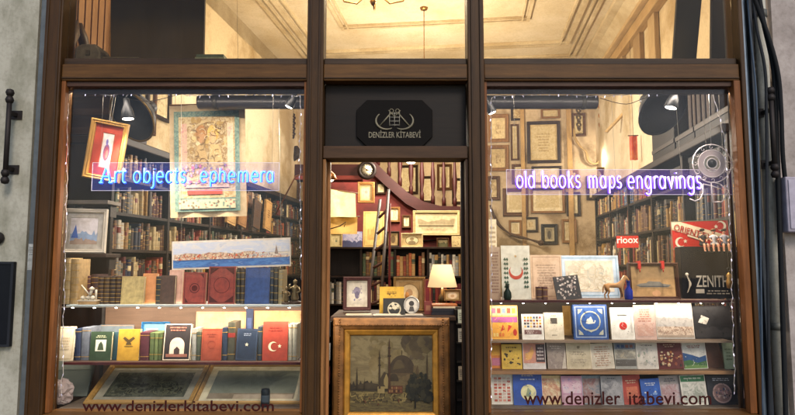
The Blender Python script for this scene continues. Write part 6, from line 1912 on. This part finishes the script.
# three dolls sitting on the board
def doll(label, u, cloth, legs, hair, tilt, arm):
    x = P(u, 262, .34).x
    r = thing('doll', label, 'doll', Vector((x, .315, z + h_ + .001)), (0, 0, radians(tilt)))
    s = .118
    J = [(0, .05, .14), (0, .04, .38), (0, .03, .62), (0, .02, .74), (0, 0, .93),
         (-.17, .03, .60), (-.24, -.04, .42), (-.16, -.2, .28), (.17, .03, .60), (.26, -.02, .44), (.2 if arm else .12, -.2, .40 if arm else .28),
         (-.1, .0, .12), (-.14, -.26, .11), (-.15, -.30, -.30), (-.15, -.42, -.36), (.1, .0, .12), (.14, -.26, .11), (.16, -.29, -.30), (.16, -.41, -.36)]
    Ed = [(0, 1), (1, 2), (2, 3), (3, 4), (2, 5), (5, 6), (6, 7), (2, 8), (8, 9), (9, 10), (0, 11), (11, 12), (12, 13), (13, 14), (0, 15), (15, 16), (16, 17), (17, 18)]
    Rd = [.13, .12, .13, .06, .13, .065, .05, .045, .065, .05, .045, .09, .08, .055, .05, .09, .08, .055, .05]
    skin_body('body', [(a_ * s, b_ * s, c_ * s) for a_, b_, c_ in J], Ed, [q_ * s for q_ in Rd], plain('#c98f6c', .5), r)
    mb = MB(); mb.lathe([(.19 * s, .08 * s), (.17 * s, .2 * s), (.15 * s, .4 * s), (.19 * s, .58 * s), (.15 * s, .68 * s), (.07 * s, .72 * s)], plain(cloth, .7), (0, .04 * s, 0), n=16)
    for k in (-1, 1): mb.tube([(k * .15 * s, .03 * s, .61 * s), (k * .225 * s, -.01 * s, .48 * s)], .085 * s, plain(cloth, .7), 8)
    mb.build('shirt', r)
    mb = MB()
    for k in (-1, 1): mb.tube([(k * .09 * s, .05 * s, .13 * s), (k * .135 * s, -.22 * s, .12 * s)], [.125 * s, .105 * s], plain(legs, .7), 9)
    mb.build('shorts', r)
    mb = MB(); mb.lathe([(.145 * s, .0), (.15 * s, .06 * s), (.11 * s, .12 * s), (.001, .15 * s)], plain(hair, .6), (0, .02 * s, .95 * s), (0, .25, 1), 14); mb.build('hair', r)
    mb = MB()
    for k in (-1, 1): mb.tube([(k * .155 * s, -.30 * s, -.33 * s), (k * .155 * s, -.44 * s, -.37 * s)], [.07 * s, .06 * s], plain('#1e1a1a', .4), 8)
    mb.build('shoes', r)
doll('leftmost seated doll in a dark vest on the black board', 702, '#3a3634', '#2c2a2c', '#2a1c14', 18, False)
doll('middle seated doll in a white shirt on the black board', 713, '#b8b4b0', '#8a8680', '#6a4a2c', -4, True)
doll('rightmost seated doll in a grey shirt on the black board', 723.5, '#8f8d92', '#3c3c44', '#3a2a1c', -8, False)
r = thing('keyring', 'small golden charm on a dark ring hanging by the right bead', 'charm', P(729.5, 289, .20))
mb = MB(); mb.tube([(.0 + .012 * cos(t), 0, .135 + .012 * sin(t)) for t in [2 * pi * k / 14 for k in range(14)]], .003, metal('#4a4a48', .4, .8), 6, True); mb.tube([(0, 0, .147), (0, 0, 1.2)], .0012, plain('#8a8478', .5), 4); mb.build('ring', r)
mb = MB(); mb.lathe([(.001, 0), (.016, .008), (.02, .05), (.012, .075), (.018, .095), (.001, .118)], metal('#b08440', .4, .6), n=14); mb.build('charm', r)
# red name tag hanging on the right bookcase
p0, p1 = P(617, 248, .9), P(638.5, 236, .9)
r = thing('name_plate', 'small red plate with white lettering hanging before the right bookcase', 'plate', Vector((p0.x, .9, p0.z)), (0, radians(-1), 0))
W_, H_ = p1.x - p0.x, p1.z - p0.z
mb = MB(); mb.box((0, 0, 0), (W_, .006, H_), plain('#b02c1c', .4)); mb.build('plate', r)
mb = MB(); put_text(mb, 'rioox', W_ * .02, H_ * .38, W_ * .98, H_ * .92, -.001, plain('#e4dccb', .4)); mb.build('lettering', r)
mb = MB()
for x in (W_ * .1, W_ * .9): mb.tube([(x, .003, H_), (x, .003, ZH - p0.z)], .0012, plain('#8a8478', .5), 4)
mb.build('cord', r)
# white wire wheel ornament
cw = P(712, 163.5, .085)
r = thing('wire_wheel', 'white filigree wheel ornament with angular base at the right end of the neon panel', 'ornament', cw)
wm = plain('#d9cccb', .35); s_ = 4.085 / F
circ = lambda rad, n=40: [(rad * s_ * cos(2 * pi * k / n), 0, rad * s_ * sin(2 * pi * k / n)) for k in range(n)]
mb = MB(); mb.tube(circ(19.5), .0035, wm, 6, True); mb.build('outer_ring', r)
mb = MB()
vs, fs = [], []
n_ = 40
for rad in (14, 8.2):
    for k in range(n_): vs.append((rad * s_ * cos(2 * pi * k / n_), .001, rad * s_ * sin(2 * pi * k / n_)))
fs = [(k, (k + 1) % n_, n_ + (k + 1) % n_, n_ + k) for k in range(n_)]
mb.raw(vs, fs, acrylic('#c9b4b2', .75)); mb.tube(circ(14), .003, wm, 6, True); mb.tube(circ(8.2), .003, wm, 6, True); mb.build('disc', r)
mb = MB(); mb.tube(circ(5), .004, wm, 6, True); mb.lathe([(5 * s_, 0), (3 * s_, -.008), (.001, -.012)], plain('#1d1a1c', .2), (0, 0, 0), (0, 1, 0), 20); mb.build('hub', r)
mb = MB()
for k in range(12):
    t = 2 * pi * k / 12
    c_ = Vector((16.8 * s_ * cos(t), 0, 16.8 * s_ * sin(t)))
    mb.tube([c_ + Vector((2.1 * s_ * cos(q + t), 0, 2.1 * s_ * sin(q + t))) * (1 - q / 9) for q in [j * .7 for j in range(8)]], .002, wm, 5)
mb.build('scrollwork', r)
mb = MB(); w2 = lambda u, v: P(u, v, .085) - cw
for seg in ([(690, 199), (695, 201), (700, 199), (703, 193), (703, 184)], [(711, 182), (712.5, 202)], [(720, 184), (729, 191), (722, 202)], [(720, 184), (712, 182)], [(703, 184), (712, 186), (721, 189)], [(712.5, 202), (722, 202)]):
    mb.tube([w2(*q) for q in seg], .0038, wm, 6)
mb.build('angular_base', r)
mb = MB(); mb.tube([(0, 0, 19.5 * s_), (0, 0, ZH - cw.z)], .0012, plain('#c9c4bc', .4), 4); mb.build('cord', r)

# ---- right window, first row of books
G1, G2, G3 = 'books on the upper step of the right window', 'books on the middle step of the right window', 'books on the lowest step of the right window'
z = zR1 + .0008
book(490.5, 306, 518, .18, z, '#d3a552', 'orange and pink children picture book with small figures at the upper step left end',
     [('r', 0, .70, 1, 1, '#d8c08a'), ('grid', .05, .74, .95, .95, 5, 1, ['#c8503c', '#d8a040', '#c06a80', '#7a8a9a']), ('r', 0, .5, 1, .66, '#a8588a'), ('r', 0, 0, 1, .48, '#d89a3c'), ('p', [(.35, .22), (.45, .44), (.52, .3)], '#b8341f'), ('p', [(.6, .2), (.65, .42), (.78, .38)], '#b8341f'), ('e', .88, .2, .07, '#b03020', .1), ('grid', .08, .06, .5, .2, 4, 1, ['#c86a2c', '#e0c070'])], .015, 9)
book(522, 314.5, 543.5, .17, z, '#d6d0c4', 'white book with a mosaic of coloured letters, upper step', [('grid', .08, .45, .92, .92, 6, 4, ['#b8862c', '#8a4a3c', '#3c4a5c', '#5a2c34', '#c8a860', '#4a4844']), ('r', .1, .2, .9, .38, '#6a4a44'), ('lines', .14, .22, .6, .36, 2, '#c8b8ac')], .015, 8)
book(544.5, 313, 563.5, .17, z, '#cfc2a8', 'cream book with a small dark picture square, upper step', [('r', .32, .58, .68, .8, '#4a443c'), ('lines', .3, .85, .7, .92, 1, '#8a7f6c'), ('lines', .36, .12, .64, .2, 1, '#8a7f6c')], .018, 8)
card(563, 306, 571, .40, z, '#c59a58', 'small ochre card tucked behind the cream book', [('r', .2, .2, .8, .8, '#b58a48')], .004, 6)
book(573.5, 305, 607.5, .17, z, '#2a4576', 'large ornate blue book with a pale bird medallion, upper step',
     [('frame', .05, .03, '#8a9ab4'), ('r', .14, .12, .86, .9, '#2c4f88'), ('ring', .5, .52, .30, .035, '#a8a890'), ('p', [(.36, .46), (.44, .44), (.62, .46), (.66, .54), (.56, .56), (.52, .66), (.46, .6), (.40, .58)], '#c9c8bc')] +
     [('p', [(.5 + sx * .36, .5 + sy * .37), (.5 + sx * .36, .5 + sy * .22), (.5 + sx * .26, .5 + sy * .3), (.5 + sx * .22, .5 + sy * .37)], '#a9aa98') for sx in (-1, 1) for sy in (-1, 1)] +
     [('p', [(.32, .3), (.5, .2), (.68, .3), (.5, .27)], '#a9aa98')], .03, 7)
book(611, 308, 634, .17, z, '#d8d2c4', 'white book with one red dot, upper step', [('e', .52, .42, .17, '#b8281c'), ('r', .3, .74, .7, .78, '#5a5650'), ('r', .86, .2, .9, .9, '#b8b0a4')], .02, 7)
book(634.5, 305.5, 655.5, .17, z, '#c0a090', 'faded pink book with worn text, upper step', [('lines', .15, .5, .85, .9, 6, '#a0705e'), ('r', .12, .1, .88, .45, printed(('#c8ab98', '#b08470', '#d2baa8'), 12, 7))], .015, 7)
card(656, 303.5, 693.5, .20, z, '#cfc6b8', 'wide panorama photograph of a harbour and hills, upper step', [('r', .02, .5, .98, .95, printed(('#c8c0b0', '#b8b4ac', '#d4ccbc'), 6, 8)), ('hills', .02, .3, .98, .55, .06, printed(('#8f8a84', '#aaa49a', '#77726c'), 20, 3)), ('r', .02, .1, .98, .34, printed(('#a08068', '#c8b49c', '#806450', '#d8cdb8'), 40, 4)), ('spots', .05, .1, .95, .36, 90, .008, ['#5a4438', '#d8cdb8', '#8a5a40']), ('r', .02, .04, .98, .1, '#9a8a78')], .004, 8)
book(694, 306.5, 732, .21, z, '#1e1b1a', 'large black album with a tilted white tag, upper step right end', [('p', [(.12, .5), (.32, .42), (.42, .62), (.22, .72)], '#c4bcac'), ('hills', .02, .05, .98, .2, .2, '#2e2a28')], .02, 9)
# ---- second row
z = zR2 + .0008
book(490.5, 343.5, 501, .20, z, '#c4752c', 'narrow orange book at the middle step left end', [('r', .1, .1, .9, .4, '#b06a80'), ('r', .1, .5, .9, .9, '#d8a040')], .012, 9)
book(501.5, 345, 521.5, .17, z, '#c9a43c', 'mustard yellow book with small black figures, middle step', [('spots', .12, .15, .9, .75, 12, .07, ['#3a2f18', '#4a3a1c', '#5a2c1c']), ('lines', .2, .82, .8, .92, 1, '#6a521c')], .012, 9)
book(522.5, 341.5, 545, .17, z, '#cfc4ba', 'white pink book with an orange hand and dark block, middle step', [('r', .0, .2, 1, .92, '#c78a74'), ('p', [(.1, .3), (.36, .34), (.5, .6), (.42, .82), (.3, .6), (.12, .56)], '#d8a05c'), ('r', .58, .24, .98, .88, '#4a3a3a'), ('lines', .62, .3, .94, .8, 4, '#b8a8a0')], .012, 8)
book(547, 343.5, 565.5, .17, z, '#8a7a6c', 'grey brown photo book half turned, middle step', [('r', 0, 0, 1, 1, printed(('#6a5c50', '#9a8a7a', '#857468', '#b8a898'), 10, 2)), ('lines', .15, .75, .8, .9, 2, '#c8b8a8'), ('p', [(.75, 0), (1, 0), (1, .8)], '#c4b6a2')], .012, 10)
book(566, 342.5, 590.5, .17, z, '#c4b494', 'ivory book with two blurred grey lines of title, middle step', [('e', .5, .8, .06, '#8a7a60'), ('lines', .2, .5, .8, .66, 2, '#9a8a74'), ('lines', .15, .2, .85, .36, 3, '#a89880')], .015, 8)
book(591, 344, 613.5, .17, z, '#cabda6', 'cream book covered with lines of brown text, middle step', [('lines', .12, .1, .88, .9, 9, '#a8846c')], .012, 9, roll=-2)
book(614, 342, 635.5, .17, z, '#9a978c', 'grey book with horizontal photograph strips, middle step', [('r', 0, .72, 1, .95, '#6c7480'), ('r', 0, .38, 1, .68, printed(('#b8a888', '#7a7468', '#d0c4a8'), 11, 5)), ('r', 0, .1, 1, .34, '#5c564e'), ('grid', .1, .74, .9, .9, 4, 1, ['#3c4c6c', '#c8b890', '#7a4a3c'])], .012, 8)
book(636, 342.5, 657, .17, z, '#d0c6b6', 'white book with soft grey flowers, middle step', [('spots', .1, .1, .9, .75, 26, .06, ['#a8a090', '#b4aea4', '#8f9684', '#c4b8a8']), ('lines', .2, .82, .8, .92, 1, '#8a8078')], .012, 8)
book(657.5, 341, 682.5, .17, z, '#5e2420', 'dark maroon book with a crowd of small people, middle step', [('spots', .08, .1, .92, .6, 44, .045, ['#c8a070', '#8a4a34', '#d0b890', '#3a2a24', '#a8683c']), ('lines', .2, .75, .8, .88, 2, '#b09078')], .015, 8, roll=-2)
book(682, 342.5, 706, .17, z, '#c9c4b8', 'book with white sky over blue hills and green fields, middle step', [('p', [(0, .0), (1, 0), (1, .5), (.7, .42), (.4, .52), (0, .62)], '#2c4f7c'), ('p', [(0, 0), (1, 0), (1, .3), (.6, .22), (.3, .34), (0, .3)], '#3f6a3c'), ('p', [(0, 0), (1, 0), (1, .1), (.4, .16), (0, .12)], '#6a8a4c'), ('lines', .2, .76, .8, .88, 2, '#8a4a40')], .012, 8, roll=-2)
book(706.5, 341.5, 722, .20, z, '#5a3826', 'brown book tilted toward the green one, middle step', [('frame', .08, .02, '#6c4630')], .015, 9, roll=-7)
book(723, 343, 733, .17, z, '#a9b490', 'pale green narrow book at the middle step right end', [('lines', .15, .3, .85, .8, 4, '#76845e')], .012, 8)
# ---- third row on the deck
z = zD + .0010
Yr = .15
book(491, 375.5, 512.5, Yr + .02, z, '#d4cdbd', 'white leaflet with columns of red lettering, lowest step left end', [('grid', .1, .08, .9, .92, 4, 8, ['#b05a48', '#c88a78', '#a84a3c', '#c8b0a0'])], .01, 9)
book(513, 371.5, 541.5, Yr, z, '#234a9a', 'bright blue book with a yellow moon circle, lowest step', [('e', .52, .36, .27, '#d8cf9a'), ('p', [(.42, .25), (.5, .5), (.62, .4), (.56, .22)], '#8f9a78'), ('lines', .25, .82, .75, .92, 2, '#c8c4b0'), ('lines', .2, .70, .8, .78, 1, '#b0b4c0')], .015, 9)
book(541.5, 376.5, 561, Yr + .02, z, '#ccb07c', 'yellow and cream patterned book, lowest step', [('r', 0, .1, 1, .9, printed(('#c8a04c', '#d8c8a0', '#b87a5c', '#9aa88a'), 13, 3))], .01, 9)
book(561, 377, 581.5, Yr, z, '#b98a9c', 'pink and blue patterned book, lowest step', [('r', .05, .4, .95, .92, printed(('#7a8ab8', '#c89aa8', '#d0b8b8', '#5c7aa8'), 13, 6)), ('r', .05, .05, .95, .36, '#c4a0a8')], .01, 9)
book(581.5, 376.5, 600.5, Yr + .02, z, '#7e8a90', 'teal grey book with reddish blotches, lowest step', [('r', .04, .04, .96, .9, printed(('#5c6e78', '#9a8a84', '#8a5a54', '#a8b0ac'), 12, 8))], .01, 9)
book(600.5, 377, 622, Yr, z, '#8f8c8a', 'silver grey book, lowest step', [('r', .06, .1, .94, .85, printed(('#7a7876', '#a09c98', '#6a686a', '#b4aca4'), 11, 9)), ('lines', .2, .88, .8, .95, 1, '#4a4a4a')], .01, 9)
book(622.5, 376, 641, Yr + .02, z, '#a83c2c', 'tilted red book between the silver grey and blue books, lowest step', [('r', .2, .2, .8, .6, '#c06a4c'), ('lines', .2, .7, .8, .85, 2, '#d0a888')], .012, 9, roll=-3)
book(641, 379.5, 660, Yr, z, '#2c56a0', 'small bright blue book right of the red one, lowest step', [('spots', .1, .1, .9, .6, 10, .08, ['#7a98c8', '#c8c8c0', '#3c68b0']), ('lines', .2, .72, .8, .86, 2, '#c0c4cc')], .012, 9, roll=-3)
book(660, 376.5, 680.5, Yr + .02, z, '#9f9690', 'greyish pink book with blurred photo, lowest step', [('r', .06, .06, .94, .7, printed(('#8a8080', '#b8a8a4', '#a07a78', '#c4bcb4'), 12, 1)), ('lines', .2, .78, .8, .92, 2, '#5a5a60')], .012, 9, roll=-3)
book(680.5, 376, 705.5, Yr, z, '#cfcabc', 'white book with a green heading and grey drawing, lowest step', [('r', 0, .78, 1, 1, '#3f7a50'), ('lines', .15, .84, .85, .94, 1, '#c8d0b8'), ('r', .08, .08, .92, .72, printed(('#b8b4a4', '#8f9484', '#d0cabc', '#6f7a68'), 14, 5))], .012, 9, roll=-2)
book(706, 377, 735, Yr + .01, z, '#1d1f28', 'black book with a round pink mosaic at the lowest step right end', [('e', .5, .4, .33, '#8a6a64'), ('ring', .5, .4, .33, .05, '#b09088'), ('spots', .3, .25, .7, .55, 40, .03, ['#b88a84', '#6a5c7a', '#c8b0a0', '#4a4a60']), ('lines', .2, .82, .8, .94, 2, '#a8a8ac')], .02, 9)
print('single shelf books', NBOOK, 'objects', len(bpy.data.objects))
# loose wires strung behind the window heads
for pts_, lab in (([(118, 97), (150, 101), (190, 93), (240, 97), (262, 92)], 'thin dark wire slung from the left reflector to the rolled blind'), ([(600, 98), (626, 104), (650, 97), (690, 95)], 'thin dark wire slung from the rolled blind to the right reflector')):
    cable(lab, [(u, v, .30) for u, v in pts_], .0025, '#2a2420')
